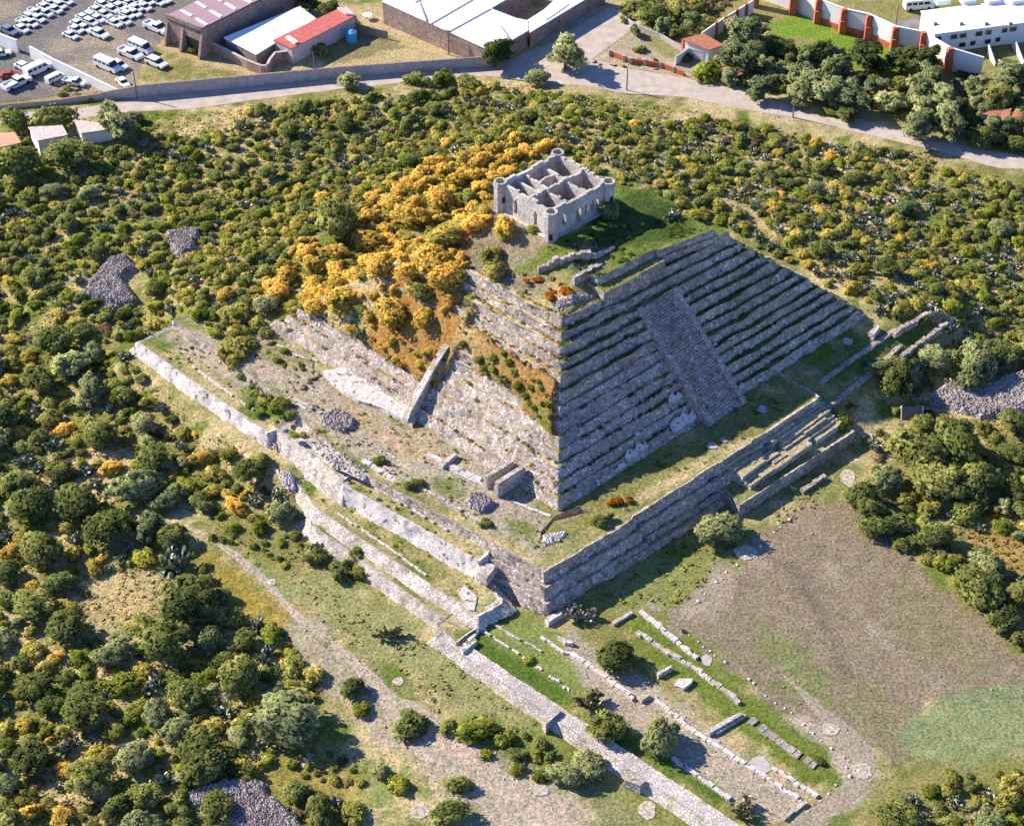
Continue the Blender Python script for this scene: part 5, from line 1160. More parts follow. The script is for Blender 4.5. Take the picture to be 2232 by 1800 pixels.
def trunk_mesh(name, seed, h=2.6, r=.28, spread=1.8):
    rg = np.random.default_rng(seed); m = MB(); p0 = Vector((0, 0, -.6)); p1 = Vector((rg.normal()*.15, rg.normal()*.15, h*.45)); n = 7
    def limb(a, b, ra, rb):
        d = (b-a).normalized(); u = d.orthogonal().normalized(); w = d.cross(u)
        V = [tuple(a+(u*math.cos(t)+w*math.sin(t))*ra) for t in [2*math.pi*i/n for i in range(n)]]+[tuple(b+(u*math.cos(t)+w*math.sin(t))*rb) for t in [2*math.pi*i/n for i in range(n)]]
        m.add(V, [(i, (i+1) % n, (i+1) % n+n, i+n) for i in range(n)])
    limb(p0, p1, r, r*.75)
    for i in range(5):
        t = 2*math.pi*i/5+rg.random(); q = Vector((math.cos(t)*spread, math.sin(t)*spread, h*rg.uniform(.9, 1.35))); mid = p1.lerp(q, .5)+Vector((0, 0, .3)); limb(p1, mid, r*.55, r*.35); limb(mid, q, r*.35, r*.14)
    me = bpy.data.meshes.new(name); me.from_pydata(m.v, [], m.f); me.materials.append(M['bark']); me.polygons.foreach_set("use_smooth", np.ones(len(me.polygons), bool)); return me
PAL = {'mesq': [(.235, .265, .085), (.29, .305, .105), (.18, .21, .065)], 'mesqgrey': [(.30, .335, .165), (.35, .375, .19), (.24, .275, .13)],
       'green': [(0.270, 0.313, 0.056), (0.220, 0.265, 0.050), (0.341, 0.347, 0.069)], 'olive': [(.37, .35, .10), (.31, .31, .09), (.44, .39, .12)], 'dark': [(0.142, 0.170, 0.062), (0.177, 0.204, 0.075), (0.114, 0.136, 0.056)],
       'dry': [(.27, .21, .11), (.22, .18, .10), (.30, .24, .14)], 'yel': [(0.369, 0.313, 0.062), (0.483, 0.367, 0.075)], 'orange': [(.36, .17, .03), (.28, .16, .03), (.15, .14, .03)],
       'pad': [(.17, .20, .10), (.23, .25, .14), (.36, .36, .25), (.14, .17, .08), (.56, .54, .44)], 'paddark': [(.15, .16, .06), (.24, .22, .09), (.10, .11, .05), (.45, .40, .24)], 'grey': [(.30, .27, .22), (.22, .19, .16), (.38, .34, .29)]}
KIND = {  # code: (name, category, shape, n leaves, size, palette, material, flower, base radius, n variants, colour words)
 'T': ('mesquite_tree', 'tree', 'tree', 2300, .30, 'mesq', 'leaf', None, 4.0, 5, 'dark green'),
 'A': ('grey_mesquite_tree', 'tree', 'tree', 2300, .30, 'mesqgrey', 'leaf', None, 4.0, 4, 'greyish green'),
 'P': ('pepper_tree', 'tree', 'tall', 2600, .34, 'mesqgrey', 'leaf', None, 3.6, 4, 'grey-green'),
 'K': ('dark_tree', 'tree', 'tall', 2600, .34, 'dark', 'leaf', None, 3.6, 3, 'dark green'),
 'G': ('green_shrub', 'shrub', 'shrub', 900, .24, 'green', 'leaf', None, 2.2, 5, 'fresh green'),
 'D': ('dark_shrub', 'shrub', 'shrub', 900, .24, 'mesq', 'leaf', None, 2.2, 5, 'dark green'),
 'O': ('olive_shrub', 'shrub', 'shrub', 900, .24, 'olive', 'leaf', None, 2.2, 4, 'olive'),
 'Y': ('yellow_flowering_shrub', 'shrub', 'shrub', 1000, .23, 'yel', 'leafy', ((.82, .56, .14), .86), 2.2, 5, 'golden yellow'),
 'H': ('yellowish_shrub', 'shrub', 'shrub', 950, .23, 'yel', 'leafy', ((.50, .46, .14), .5), 2.2, 4, 'half yellow'),
 'R': ('orange_bush', 'shrub', 'low', 500, .22, 'orange', 'leafy', ((.55, .20, .02), .6), 2.2, 3, 'orange'),
 'B': ('dry_bush', 'shrub', 'low', 500, .22, 'dry', 'leaf', None, 2.2, 3, 'dry brown'),
 'C': ('prickly_pear', 'cactus', None, 150, 0, 'pad', 'pad', None, 2.4, 5, 'pale-padded'),
 'N': ('prickly_pear_clump', 'cactus', None, 190, 0, 'paddark', 'pad', None, 2.4, 3, 'dull brownish'),
 'X': ('dry_thorn_clump', 'shrub', None, 190, 0, 'grey', 'pad', None, 2.4, 1, 'leafless grey'),
}
VAR = {}; LOW = {}; TRUNK = [trunk_mesh("trunk", 50+i) for i in range(3)]; TRUNKT = [trunk_mesh("trunk_tall", 70+i, 4.2, .34, 1.6) for i in range(2)]
for code, (nm, cat, shp, n, size, pal, mat, fl, r0, nv, cw) in KIND.items():
    VAR[code] = []; LOW[code] = []
    for v in range(nv):
        if shp:
            me, _d = foliage_mesh(nm, shp, n, size, PAL[pal], hash_seed := (ord(code)*13+v*7), mat, fl); VAR[code].append(me)
            if v < 3:
                rg = np.random.default_rng(900+ord(code)+v); V, F, col, nr, B = leaves(shp, 260 if n < 1200 else 700, size*1.75, PAL[pal], rg, fl); LOW[code].append((V, F, col))
        else:
            V, F, col = pads(np.random.default_rng(ord(code)*3+v), int(n*1.5), pal=PAL[pal], hgt=2.0 if code != 'N' else 2.6)
            me = bpy.data.meshes.new(nm); me.from_pydata(V.tolist(), [], F); me.materials.append(M[mat]); ca = me.color_attributes.new("Col", 'FLOAT_COLOR', 'POINT'); ca.data.foreach_set("color", np.c_[col, np.ones(len(col))].ravel()); VAR[code].append(me)
            k = 90; i4 = np.array([(14*i, 14*i+2, 14*i+4, 14*i+5) for i in range(k)]); LOW[code].append((V, i4, col))
# ---- landmarks used to word the labels
LM = [("summit house", 1205, 420), ("staircase foot", 1580, 900), ("platform's front corner", 1195, 1290), ("red-roofed long house", 690, 90), ("stone warehouse", 440, 110), ("white factory", 1060, 110), ("gatehouse", 1550, 100), ("bright lawn", 1800, 90), ("brick dome", 2212, 275),
      ("box huts", 150, 295), ("small stone heap", 395, 535), ("big stone heap", 245, 620), ("sunlit stair flank", 920, 880), ("left plaster floor", 800, 850), ("whitish wall", 880, 1150), ("left terrace end", 300, 760), ("footpath bend", 590, 1275), ("bottom stone heap", 540, 1740),
      ("ruined floor", 1560, 1560), ("green lawn tip", 1010, 1390), ("right stone heap", 2100, 860), ("ruined stairway", 1700, 1010), ("A-frame shelter", 1985, 905), ("pyramid's right corner", 1895, 700), ("pale green patch", 2120, 1590), ("path bend", 1880, 1680), ("road fork", 1230, 140), ("roadside poles", 1800, 262),
      ("summit crest", 1600, 500), ("left photo edge", 20, 1000), ("bottom left corner", 20, 1780), ("tall weeping tree", 240, 240), ("brown field", 1900, 1300), ("right photo edge", 2220, 520)]
LMW = [(n, *W(x, y, 33 if 'summit h' in n else 0)[:2]) for n, x, y in LM]
SHORT = {'T': 'dark mesquite', 'A': 'grey mesquite', 'P': 'grey tree', 'K': 'dark tree', 'G': 'green shrub', 'D': 'dark shrub', 'O': 'olive shrub', 'Y': 'golden shrub', 'H': 'yellowish shrub', 'R': 'orange bush', 'B': 'dry bush', 'C': 'prickly pear', 'N': 'brown cactus', 'X': 'thorn clump'}
PA = []
def lab_for(words, r, r0, x, y):
    if not PA: PA.append(np.array([(p[1], p[2]) for p in PLACED]))
    size = "large" if r > r0*1.35 else ("small" if r < r0*.72 else ("broad" if r > r0*1.08 else "middling"))
    lms = sorted(LMW, key=lambda l: (l[1]-x)**2+(l[2]-y)**2)[:4]; q = (PA[0][:, 0]-x)**2+(PA[0][:, 1]-y)**2; nb = np.argsort(q)[1:6]
    for k in nb:
        for n, lx, ly in lms:
            dx, dy = x-lx, y-ly; d = math.hypot(dx, dy); a = math.degrees(math.atan2(dy, dx)) % 360
            dr = ["right", "above-right", "above", "above-left", "left", "below-left", "below", "below-right"][int((a+22.5)//45) % 8]; dr = dr+" of" if dr[-5:] not in ("above", "below") else dr
            far = "just" if d < 8 else ("close" if d < 17 else ("midway" if d < 30 else "far"))
            ex, ey = PA[0][k, 0]-x, PA[0][k, 1]-y; w = ("on its right" if ex > 0 else "on its left") if abs(ex) > abs(ey) else ("above it" if ey > 0 else "below it")
            l0 = "%s %s %s %s the %s, %s %s" % (size, words, far, dr, n, SHORT[PLACED[k][0]], w)
            if l0 not in USED: USED.add(l0); return l0
    return l0
USED = set()
WORD = {'T': "dark green mesquite", 'A': "greyish green mesquite", 'P': "grey-green tree", 'K': "dark leafy tree", 'G': "fresh green shrub", 'D': "dark green shrub", 'O': "olive shrub", 'Y': "golden yellow shrub", 'H': "half yellow shrub", 'R': "orange bush", 'B': "dry brown bush", 'C': "pale prickly pear", 'N': "brown cactus clump", 'X': "leafless grey thorn clump"}
GRP = {'T': "mesquites in the scrub", 'A': "greyish mesquites in the scrub", 'P': "grey-green trees by the road", 'K': "dark leafy trees", 'G': "green shrubs in the scrub", 'D': "dark shrubs in the scrub", 'O': "olive shrubs in the scrub", 'Y': "yellow flowering shrubs on the mound", 'H': "half yellow shrubs in the scrub", 'R': "orange bushes on the slope", 'B': "dry bushes in the scrub", 'C': "prickly pears in the scrub", 'N': "brownish cactus clumps", 'X': "thorn clumps"}
PLACED = []      # (code, x, y, z, r, label)
GRID = {}
def near_ok(x, y, r, k):
    gx_, gy_ = int(x//6), int(y//6)
    for i in range(gx_-2, gx_+3):
        for j in range(gy_-2, gy_+3):
            for (X_, Y_, R_) in GRID.get((i, j), ()):
                if (X_-x)**2+(Y_-y)**2 < ((R_+r)*k)**2: return False
    return True
def put(code, x, y, z, r, label=None):
    PLACED.append((code, x, y, z, r, label)); GRID.setdefault((int(x//6), int(y//6)), []).append((x, y, r))
SH = {'T': 1.0, 'A': 1.0, 'P': 1.9, 'K': 1.9}
def hand(code, cx, cy, w, label=None, zfix=None):
    "crown centre and width read on the 2153 px overview"
    px, py = cx*S, cy*S; s = FPX/(257/(math.sin(PITCH)+math.cos(PITCH)*(py-900)/FPX)); r = w*S/2/s*.95
    hc = r*SH.get(code, .45)*.62
    if zfix is None: x, y, z = WG(px, py, hc)
    else: x, y, _ = W(px, py, zfix+hc); z = zfix
    put(code, x, y, z, r, label)
for h in [
 ('A', 1510, 1108, 105, "lone rounded grey-green tree on the lawn below the ruined stairway"), ('N', 815, 1333, 58, "dark round cactus clump alone on the meadow, shadow to its right"), ('X', 1215, 1292, 72, "leafless grey thorn clump at the platform's front corner"),
 ('T', 1290, 1378, 105, "round dark tree on the ruined floor right of the grey thorn clump"), ('G', 1112, 1386, 30, "tiny bush in the middle of the green lawn"), ('N', 1240, 1472, 72, "round brownish cactus clump at the lawn's lower end"),
 ('T', 1272, 1527, 95, "dark tree touching the brownish cactus clump"), ('A', 1390, 1550, 100, "greyish tree right of the dark tree on the wide wall"), ('A', 1240, 1605, 88, "pale feathery tree overhanging the wide rubble wall"), ('A', 1186, 1625, 75, "slim tree left of the pale feathery tree"), ('N', 1560, 1700, 76, "round cactus clump at the bottom end of the dry terrace"),
 ('D', 866, 1522, 92, "broad bushy tree beside the wide dirt path"), ('T', 738, 1448, 66, "small dark tree on the left of the wide path"), ('G', 757, 1490, 52, "green bush just below the small dark tree by the path"), ('D', 962, 1650, 62, "round bush alone on the wide dirt path"), ('T', 945, 1712, 92, "tree cut by the bottom edge on the dirt path"),
 ('A', 800, 1620, 44, "pale slim bush left of the wide path"), ('G', 838, 1652, 58, "green bush right of the pale slim bush"), ('A', 612, 1500, 165, "very large spreading greyish mesquite at the lower left"), ('T', 515, 1440, 0, None), ('G', 545, 1110, 50, "round bush on the orange grass below the left terraces"), ('G', 487, 1108, 42, "smaller bush beside the round bush on the orange grass"),
 ('D', 750, 1165, 48, "grey-green bush on the rubble strip above the meadow"), ('O', 757, 1205, 56, "olive bush hanging over the thin rubble strip"), ('C', 660, 1150, 40, None), ('D', 665, 1175, 62, None), ('D', 715, 1200, 70, "dark bush left of the olive bush"),
 ('G', 1000, 1540, 90, None), ('D', 940, 1530, 50, None), ('G', 1060, 1555, 60, None), ('D', 1090, 1590, 50, None), ('D', 870, 1018, 44, "dark agave-like clump on the platform left of the pits", 7), ('D', 1020, 1100, 36, "small dark bush below the stack of stones", 7), ('D', 800, 968, 34, "small dark bush at the platform's left part", 7),
 ('D', 1268, 1093, 50, "dense dark bush near the platform's shaded corner", 7), ('R', 1300, 1047, 56, "bright orange bush on the platform edge", 7), ('G', 640, 875, 40, "spiky pale green bush on the left terrace", 4), ('G', 590, 850, 50, None, 7), ('D', 1035, 355, 0, None),
 ('Y', 1065, 482, 66, "round golden shrub alone left of the house's front tower"), ('O', 1033, 540, 62, "olive shrub below the round golden shrub"), ('O', 1040, 572, 56, None), ('O', 1012, 630, 78, "olive shrub alone on the sunlit upper terraces"), ('R', 1180, 605, 52, "bright orange bush at the top of the pyramid's front edge"), ('R', 1130, 590, 46, None), ('R', 1150, 615, 46, None),
 ('A', 1282, 438, 52, "pale green young tree in the shade right of the house"), ('G', 1125, 482, 30, "small green bush against the house's front tower"), ('C', 1412, 458, 44, None), ('Y', 825, 660, 92, "large golden shrub lowest on the sunlit face"), ('Y', 800, 560, 76, None), ('Y', 718, 635, 96, None), ('Y', 655, 602, 60, None), ('Y', 585, 608, 84, None), ('Y', 905, 545, 96, None), ('O', 880, 612, 66, None), ('Y', 770, 510, 80, None), ('Y', 870, 455, 90, None), ('Y', 920, 420, 80, None), ('Y', 870, 565, 64, None), ('Y', 940, 580, 80, None), ('H', 940, 500, 70, None),
 ('T', 705, 465, 118, "wide dark green mesquite in the midst of the yellow shrubs"), ('Y', 420, 737, 52, "round golden shrub on the left terrace"), ('O', 492, 752, 92, "olive green tree beside the golden shrub on the left terrace"), ('G', 372, 690, 78, None), ('O', 495, 662, 76, None), ('Y', 475, 622, 50, None), ('D', 560, 700, 40, None),
 ('P', 1190, 98, 92, "large grey-green tree at the road fork"), ('K', 1040, 100, 76, "dark tree against the factory's front corner"), ('A', 1132, 162, 62, "flat-topped tree in the middle of the road verge"), ('A', 736, 170, 56, "umbrella-shaped tree beside the road below the red-roofed house"), ('D', 880, 168, 60, None), ('G', 930, 165, 60, None), ('D', 985, 170, 60, None),
 ('P', 238, 240, 100, "tall weeping grey-green tree by the box huts"), ('T', 152, 322, 112, "wide tree in front of the box huts"), ('T', 30, 340, 110, "wide dark tree below the orange roof"), ('T', 28, 250, 76, None), ('T', 110, 250, 92, None), ('G', 405, 105, 36, "green bush in the warehouse's arch"), ('D', 670, 105, 54, "dark bush on the wall of the red-roofed house"), ('K', 690, 8, 56, None), ('K', 650, 0, 50, None),
 ('P', 1565, 60, 92, None), ('P', 1560, 105, 96, None), ('G', 1487, 152, 76, None), ('T', 1640, 100, 80, None), ('P', 1608, 172, 72, None), ('D', 1712, 112, 84, None), ('K', 1825, 108, 84, None), ('P', 1690, 160, 86, None), ('P', 1740, 185, 80, None), ('P', 1795, 195, 86, None), ('P', 1680, 190, 60, None), ('P', 1960, 190, 110, None), ('P', 1935, 250, 90, None), ('P', 2000, 245, 90, None), ('T', 2095, 205, 86, None), ('T', 2075, 290, 80, None), ('T', 2140, 300, 60, None), ('K', 1900, 115, 76, None), ('K', 1950, 120, 70, None),
 ('P', 2135, 150, 80, "pale spiky tree by the party walls in the upper right"), ('A', 1870, 215, 76, None), ('G', 1740, 236, 36, "small round green tree by the roadside pole"), ('B', 2040, 155, 60, None), ('P', 1960, 150, 70, None), ('A', 1760, 140, 76, None), ('G', 1840, 165, 50, None), ('K', 1890, 265, 0, None), ('K', 1780, 235, 46, None), ('T', 1370, 30, 70, None), ('T', 1345, 15, 60, None), ('P', 1335, 60, 30, None), ('D', 1440, 120, 36, None), ('T', 1425, 20, 60, None), ('T', 1345, 100, 30, None),
 ('A', 2050, 755, 130, "large pale tree above the long stone heap"), ('A', 1965, 745, 80, None), ('T', 1885, 800, 105, "dark rounded tree at the end of the platform's shade"), ('A', 1848, 770, 60, None), ('T', 2110, 740, 90, None), ('C', 2005, 815, 46, "pale prickly pear standing on the right stone heap"),
 ('C', 1840, 935, 66, "pale prickly pear at the lower end of the ruined stairway"), ('T', 1925, 940, 140, None), ('T', 2010, 930, 130, None), ('T', 1975, 1000, 130, None), ('T', 2060, 1010, 110, None), ('D', 2040, 1070, 90, None), ('G', 1765, 890, 66, "light bush standing at the ruined stairway's far end"), ('T', 1820, 1055, 110, None), ('D', 1880, 1095, 90, None), ('T', 1850, 1105, 80, None), ('O', 1955, 1070, 56, "round yellowish shrub with a long shadow right of the field"), ('D', 1905, 1140, 66, None), ('G', 1985, 1185, 58, None), ('T', 2060, 1240, 120, None), ('T', 2115, 1300, 90, None), ('C', 2060, 1110, 36, None), ('O', 1960, 950, 60, None), ('R', 1790, 852, 26, "small rusty bush at the shade's edge beyond the stairway"),
 ('T', 1900, 1722, 120, None), ('C', 2008, 1690, 50, None), ('C', 2050, 1700, 40, None), ('A', 2085, 1725, 90, None), ('D', 2000, 1730, 60, None), ('O', 2120, 1690, 70, None), ('G', 1960, 1665, 50, None), ('N', 1437, 1327, 16, None), ('C', 910, 1470, 22, None), ('C', 743, 1333, 16, None), ('T', 1000, 180, 0, None),
 ('D', 1110, 1190, 0, None), ('D', 1725, 1600, 30, "small bush at the dark green strip's lower end"), ('C', 370, 1190, 110, None), ('T', 395, 1255, 150, None), ('C', 438, 1280, 55, None), ('A', 440, 1345, 76, None), ('T', 355, 1350, 120, None), ('T', 230, 1110, 110, None), ('T', 520, 1345, 60, None), ('T', 500, 1420, 110, None), ('A', 330, 1500, 80, None), ('T', 420, 1560, 110, None), ('G', 260, 1440, 90, None), ('T', 180, 1490, 120, None), ('G', 185, 1415, 46, "bright green round bush in the lower left scrub"), ('T', 460, 1700, 100, "rounded tree growing on the bottom stone heap"), ('T', 670, 1710, 90, "rounded dark tree at the bottom right of the stone heap"), ('T', 430, 1610, 110, None), ('A', 280, 1590, 90, None), ('C', 340, 1640, 80, None), ('Y', 135, 1620, 60, None), ('Y', 60, 1715, 70, None), ('Y', 130, 1720, 70, None), ('T', 250, 1700, 80, None), ('T', 60, 1590, 100, None), ('T', 60, 1060, 110, None), ('T', 160, 1050, 110, None), ('T', 90, 1160, 110, None)]:
    if h[3] > 0: hand(*h)
# ---- scatter by zones
def toP(x, y, z):
    dz = z-CAM_H; Zc = y*math.cos(PITCH)-dz*math.sin(PITCH); return x/Zc*FPX+1116, -(y*math.sin(PITCH)+dz*math.cos(PITCH))/Zc*FPX+900
def P2(*pts): return [(x*S, y*S) for x, y in pts]
ALLOW = {
 'top': P2((-60, 300), (60, 262), (240, 245), (420, 238), (560, 218), (760, 195), (1050, 172), (1180, 192), (1370, 218), (1560, 250), (1750, 295), (1930, 320), (2220, 410), (2220, 780), (1990, 760), (1990, 690), (1850, 655), (1760, 595), (1650, 545), (1540, 480), (1460, 450), (1380, 400), (1300, 385), (1180, 318), (1030, 380), (1020, 470), (960, 500), (1000, 600), (960, 640), (880, 690), (760, 710), (690, 680), (600, 645), (560, 650), (540, 740), (480, 740), (330, 690), (270, 720), (-60, 720)),
 'left': P2((-60, 720), (270, 735), (300, 790), (420, 885), (520, 945), (580, 1000), (630, 1090), (560, 1100), (420, 1080), (330, 1060), (220, 1050), (380, 1130), (430, 1180), (510, 1290), (620, 1340), (680, 1430), (640, 1560), (560, 1600), (540, 1640), (385, 1670), (430, 1770), (-60, 1770)),
 'low': P2((560, 1700), (640, 1650), (760, 1690), (740, 1770), (600, 1770)),
 'right': P2((1840, 760), (1950, 740), (2220, 700), (2220, 1420), (2110, 1330), (1990, 1210), (1900, 1140), (1790, 1060), (1830, 990), (1810, 920), (1900, 880), (1850, 840)),
 'br': P2((1780, 1780), (1880, 1680), (1990, 1650), (2220, 1620), (2220, 1790)),
 'park': P2((1490, 170), (1540, 60), (1600, 60), (1640, 90), (1780, 110), (1800, 150), (1960, 180), (2070, 180), (2220, 150), (2220, 330), (2000, 285), (1900, 240), (1750, 215), (1640, 190)),
 'verge': P2((1300, 45), (1310, -20), (1560, -20), (1480, 60), (1420, 85), (1340, 45)),
}
BARE = [P2((345, 485), (430, 480), (390, 555)), P2((160, 620), (220, 540), (300, 560), (310, 650)), P2((200, 1190), (330, 1190), (400, 1260), (330, 1300), (220, 1340), (160, 1320)), P2((60, 275), (235, 245), (240, 310), (70, 330)), P2((280, 240), (480, 220), (540, 240), (420, 290), (300, 270)),
        P2((1240, 190), (1420, 225), (1480, 250), (1330, 250)), P2((1520, 410), (1570, 420), (1700, 545), (1680, 560)), P2((200, 1460), (330, 1560), (310, 1590), (190, 1500)), P2((1950, 810), (2220, 770), (2220, 880), (1960, 870)), P2((1960, 1090), (2080, 1080), (2220, 1180), (2220, 1240), (2000, 1160)), P2((40, 640), (110, 640), (120, 700), (30, 700)),
        P2((1300, 80), (1440, 90), (1440, 130), (1300, 110))]
YEL = P2((520, 620), (620, 510), (740, 440), (860, 350), (960, 320), (1060, 290), (1180, 300), (1060, 400), (1020, 500), (980, 560), (1000, 620), (940, 650), (850, 720), (760, 700), (600, 650))
YEL2 = P2((380, 400), (700, 380), (900, 280), (1240, 270), (1280, 380), (1100, 330), (700, 460), (500, 560), (480, 700), (380, 620))
YEL3 = P2((1280, 360), (1500, 330), (2220, 560), (2220, 700), (1800, 640), (1600, 500), (1400, 420))
allk = {k: v for k, v in ALLOW.items()}
def pick(zone, n, y1, y2, y3):
    if y1: w = {'Y': 9 if n > .30 else 4, 'H': 1.0, 'O': .9, 'D': .3, 'G': .3}
    elif y2: w = {'Y': .4, 'H': 1.5, 'O': 2.4, 'G': 2.2, 'D': 1.6, 'C': 1.2, 'T': .3}
    elif y3: w = {'Y': .25, 'H': .9, 'O': 2.0, 'G': 1.8, 'D': 2, 'C': 2.3, 'B': .4, 'T': .2}
    elif zone == 'top': w = {'Y': .05, 'H': .3, 'O': 1.7, 'G': 2.2, 'D': 2.8, 'C': 2.6, 'B': .4, 'T': .7, 'A': .3}
    elif zone in ('left', 'low'): w = {'Y': .4, 'H': .8, 'O': 1.6, 'G': 1.6, 'D': 1.5, 'C': 2.3, 'T': 1.9, 'A': 1.1, 'B': .25}
    elif zone == 'park': w = {'P': 4, 'T': 1.3, 'K': 1.4, 'A': 1.4, 'G': 1.2, 'D': 1}
    elif zone == 'verge': w = {'P': 1, 'T': 1, 'O': 1.5, 'B': 1.5, 'D': 1}
    else: w = {'T': 2.2, 'A': 1.3, 'D': 1.5, 'G': 1.2, 'O': 1.2, 'C': 1.0, 'H': .5, 'R': .3, 'B': .5}
    ks = list(w); return random.choices(ks, [w[k] for k in ks])[0]
def scatter(ntry, rlo, rhi, k, only=None, zones=None):
    xs = RNG.uniform(-150, 150, ntry); ys = RNG.uniform(190, 500, ntry); zs = zt(xs, ys); px, py = toP(xs, ys, zs+1.0); nn_ = fbm(px*.012, py*.012, 88, 2); gap = fbm(xs*.045, ys*.045, 202, 3); f1, f2, f3 = (poly_sd(px, py, q) > 0 for q in (YEL, YEL2, YEL3))
    for nm, ring in allk.items():
        if zones and nm not in zones: continue
        ins = poly_sd(px, py, ring) > 4
        for b in BARE: ins &= poly_sd(px, py, b) < 0
        for i in np.nonzero(ins)[0]:
            yl = float(np.interp(py[i], [200, 900, 1800], [.80, 1.0, 1.15])); r = random.triangular(rlo, rhi, rlo+.25*(rhi-rlo))*yl
            c = pick(nm, nn_[i], f1[i], f2[i], f3[i])
            if only and c not in only: continue
            if c in 'TAPK': r *= 1.45
            if c == 'Y' and f1[i]: r *= 1.35
            if gap[i] > .60 and nm in ('top', 'left', 'right') and not f1[i] and random.random() < .75: continue
            if near_ok(xs[i], ys[i], r, k): put(c, xs[i], ys[i], zs[i], r)
scatter(5000, 1.6, 3.9, .74, only='TAPK', zones=('left', 'low', 'right', 'park', 'br'))
scatter(5000, 2.4, 3.0, .84)
scatter(14000, 2.0, 2.7, .76)
scatter(36000, 1.3, 2.0, .72)
scatter(50000, .8, 1.3, .72)
# low growth on the sunlit slope and the terraces
def spot(ring, n, codes, rlo, rhi, k=.8, zf=None):
    ring = P2(*ring); xs_ = [p[0] for p in ring]; ys_ = [p[1] for p in ring]; c = 0
    for _i in range(n*6):
        px, py = random.uniform(min(xs_), max(xs_)), random.uniform(min(ys_), max(ys_))
        if poly_sd(np.array([px]), np.array([py]), ring)[0] < 0: continue
        x, y, z = WG(px, py) if zf is None else W(px, py, zf); r = random.uniform(rlo, rhi)
        if near_ok(x, y, r, k): put(random.choice(codes), x, y, z, r); c += 1
        if c >= n: break
spot(((760, 700), (860, 720), (960, 740), (870, 840), (830, 800)), 60, 'RRRBH', .8, 1.5)
spot(((960, 760), (1060, 745), (1170, 830), (1170, 890), (1090, 870), (980, 800)), 55, 'RRGGDB', .7, 1.4)
spot(((930, 640), (1000, 640), (1080, 700), (1160, 760), (1160, 800), (1050, 740), (950, 700)), 30, 'RRBB', .5, .9)
spot(((1060, 560), (1170, 590), (1180, 640), (1100, 620)), 12, 'RBO', .6, 1.1)
spot(((480, 770), (600, 850), (650, 920), (620, 930), (520, 850)), 22, 'GGDO', .6, 1.5, zf=7)
spot(((560, 700), (680, 790), (660, 830), (560, 770)), 14, 'GOB', .5, 1.2, zf=7)
spot(((800, 1040), (950, 1120), (930, 1130), (780, 1060)), 14, 'GD', .5, 1.1, zf=4)
spot(((740, 1010), (1130, 1200), (1120, 1205), (730, 1015)), 18, 'DGB', .35, .7, zf=6.6)
spot(((900, 1510), (1120, 1540), (1200, 1620), (1120, 1640), (960, 1560)), 20, 'GDG', .8, 2.0)
spot(((420, 1090), (640, 1130), (620, 1200), (450, 1140)), 16, 'GOD', .7, 1.7)
spot(((570, 1600), (730, 1580), (760, 1650), (640, 1640)), 18, 'OBG', .7, 1.6)
spot(((1900, 1640), (2150, 1620), (2150, 1700), (1880, 1720)), 16, 'OGD', .8, 1.8)
spot(((1400, 470), (1250, 480), (1500, 480), (1480, 500)), 8, 'DG', .5, 1.0)
spot(((1600, 520), (1900, 660), (1830, 650), (1580, 520)), 22, 'DG', .8, 1.6)
spot(((1780, 1040), (1850, 1100), (2000, 1260), (1960, 1240)), 14, 'BO', .6, 1.2)
spot(((1240, 120), (1440, 130), (1420, 150), (1250, 140)), 10, 'GDB', .5, 1.1)
spot(((130, 180), (240, 200), (200, 215), (120, 200)), 10, 'OB', .8, 1.5)
for code in KIND:
    L_all = sorted([p for p in PLACED if p[0] == code], key=lambda p: -(p[4]/math.sqrt(p[1]**2+p[2]**2+200**2)+(5 if p[5] else 0)))
    nm, cat, shp, n, size, pal, mat, fl, r0, nv, cw = KIND[code]; cap = 290 if code not in ('C',) else 290
    tree = code in 'TAPK'; seen = {}
    for j, (c, x, y, z, r, label) in enumerate(L_all[:cap]):
        s = r/r0; v = random.randrange(nv); rz = random.random()*6.283; lab = label or lab_for(WORD[code], r, r0, x, y); hz = s*random.uniform(.85, 1.12)*(.72 if code in 'PK' else 1)
        me = VAR[code][v]
        if tree and j < 110:
            t = bpy.data.objects.new(nm, None); link(t); t.location = (x, y, z); t.rotation_euler = (0, 0, rz); ex = random.uniform(.78, 1.3); t.scale = (s*ex, s/ex, hz); tag(t, lab, cat, GRP[code])
            o = link(bpy.data.objects.new("crown", me)); o.parent = t; o = link(bpy.data.objects.new("trunk", (TRUNKT if code in 'PK' else TRUNK)[j % 2])); o.parent = t
        else:
            ex = random.uniform(.74, 1.34); o = link(bpy.data.objects.new(nm, me)); o.location = (x, y, z-.1); o.rotation_euler = (0, 0, rz); o.scale = (s*ex, s/ex, hz*(.85 if code not in 'CNX' else 1)); tag(o, lab, cat, GRP[code])
    rest = L_all[cap:]
    if rest:
        VV, FF, CC, k = [], [], [], 0
        for (c, x, y, z, r, label) in rest:
            V, F, col = LOW[code][random.randrange(len(LOW[code]))]; s = r/r0; a = random.random()*6.283; ca, sa = math.cos(a), math.sin(a)
            VV.append(np.c_[(V[:, 0]*ca-V[:, 1]*sa)*s+x, (V[:, 0]*sa+V[:, 1]*ca)*s+y, V[:, 2]*s+z-.1]); FF.append(F+k); k += len(V); CC.append(col*random.uniform(.75, 1.3))
        o = mk(nm+"_cover", np.vstack(VV), np.vstack(FF), M[mat], col=np.vstack(CC)); tag(o, "smaller %s filling the scrub between the larger plants" % (WORD[code]+"s"), "undergrowth", kind="stuff")
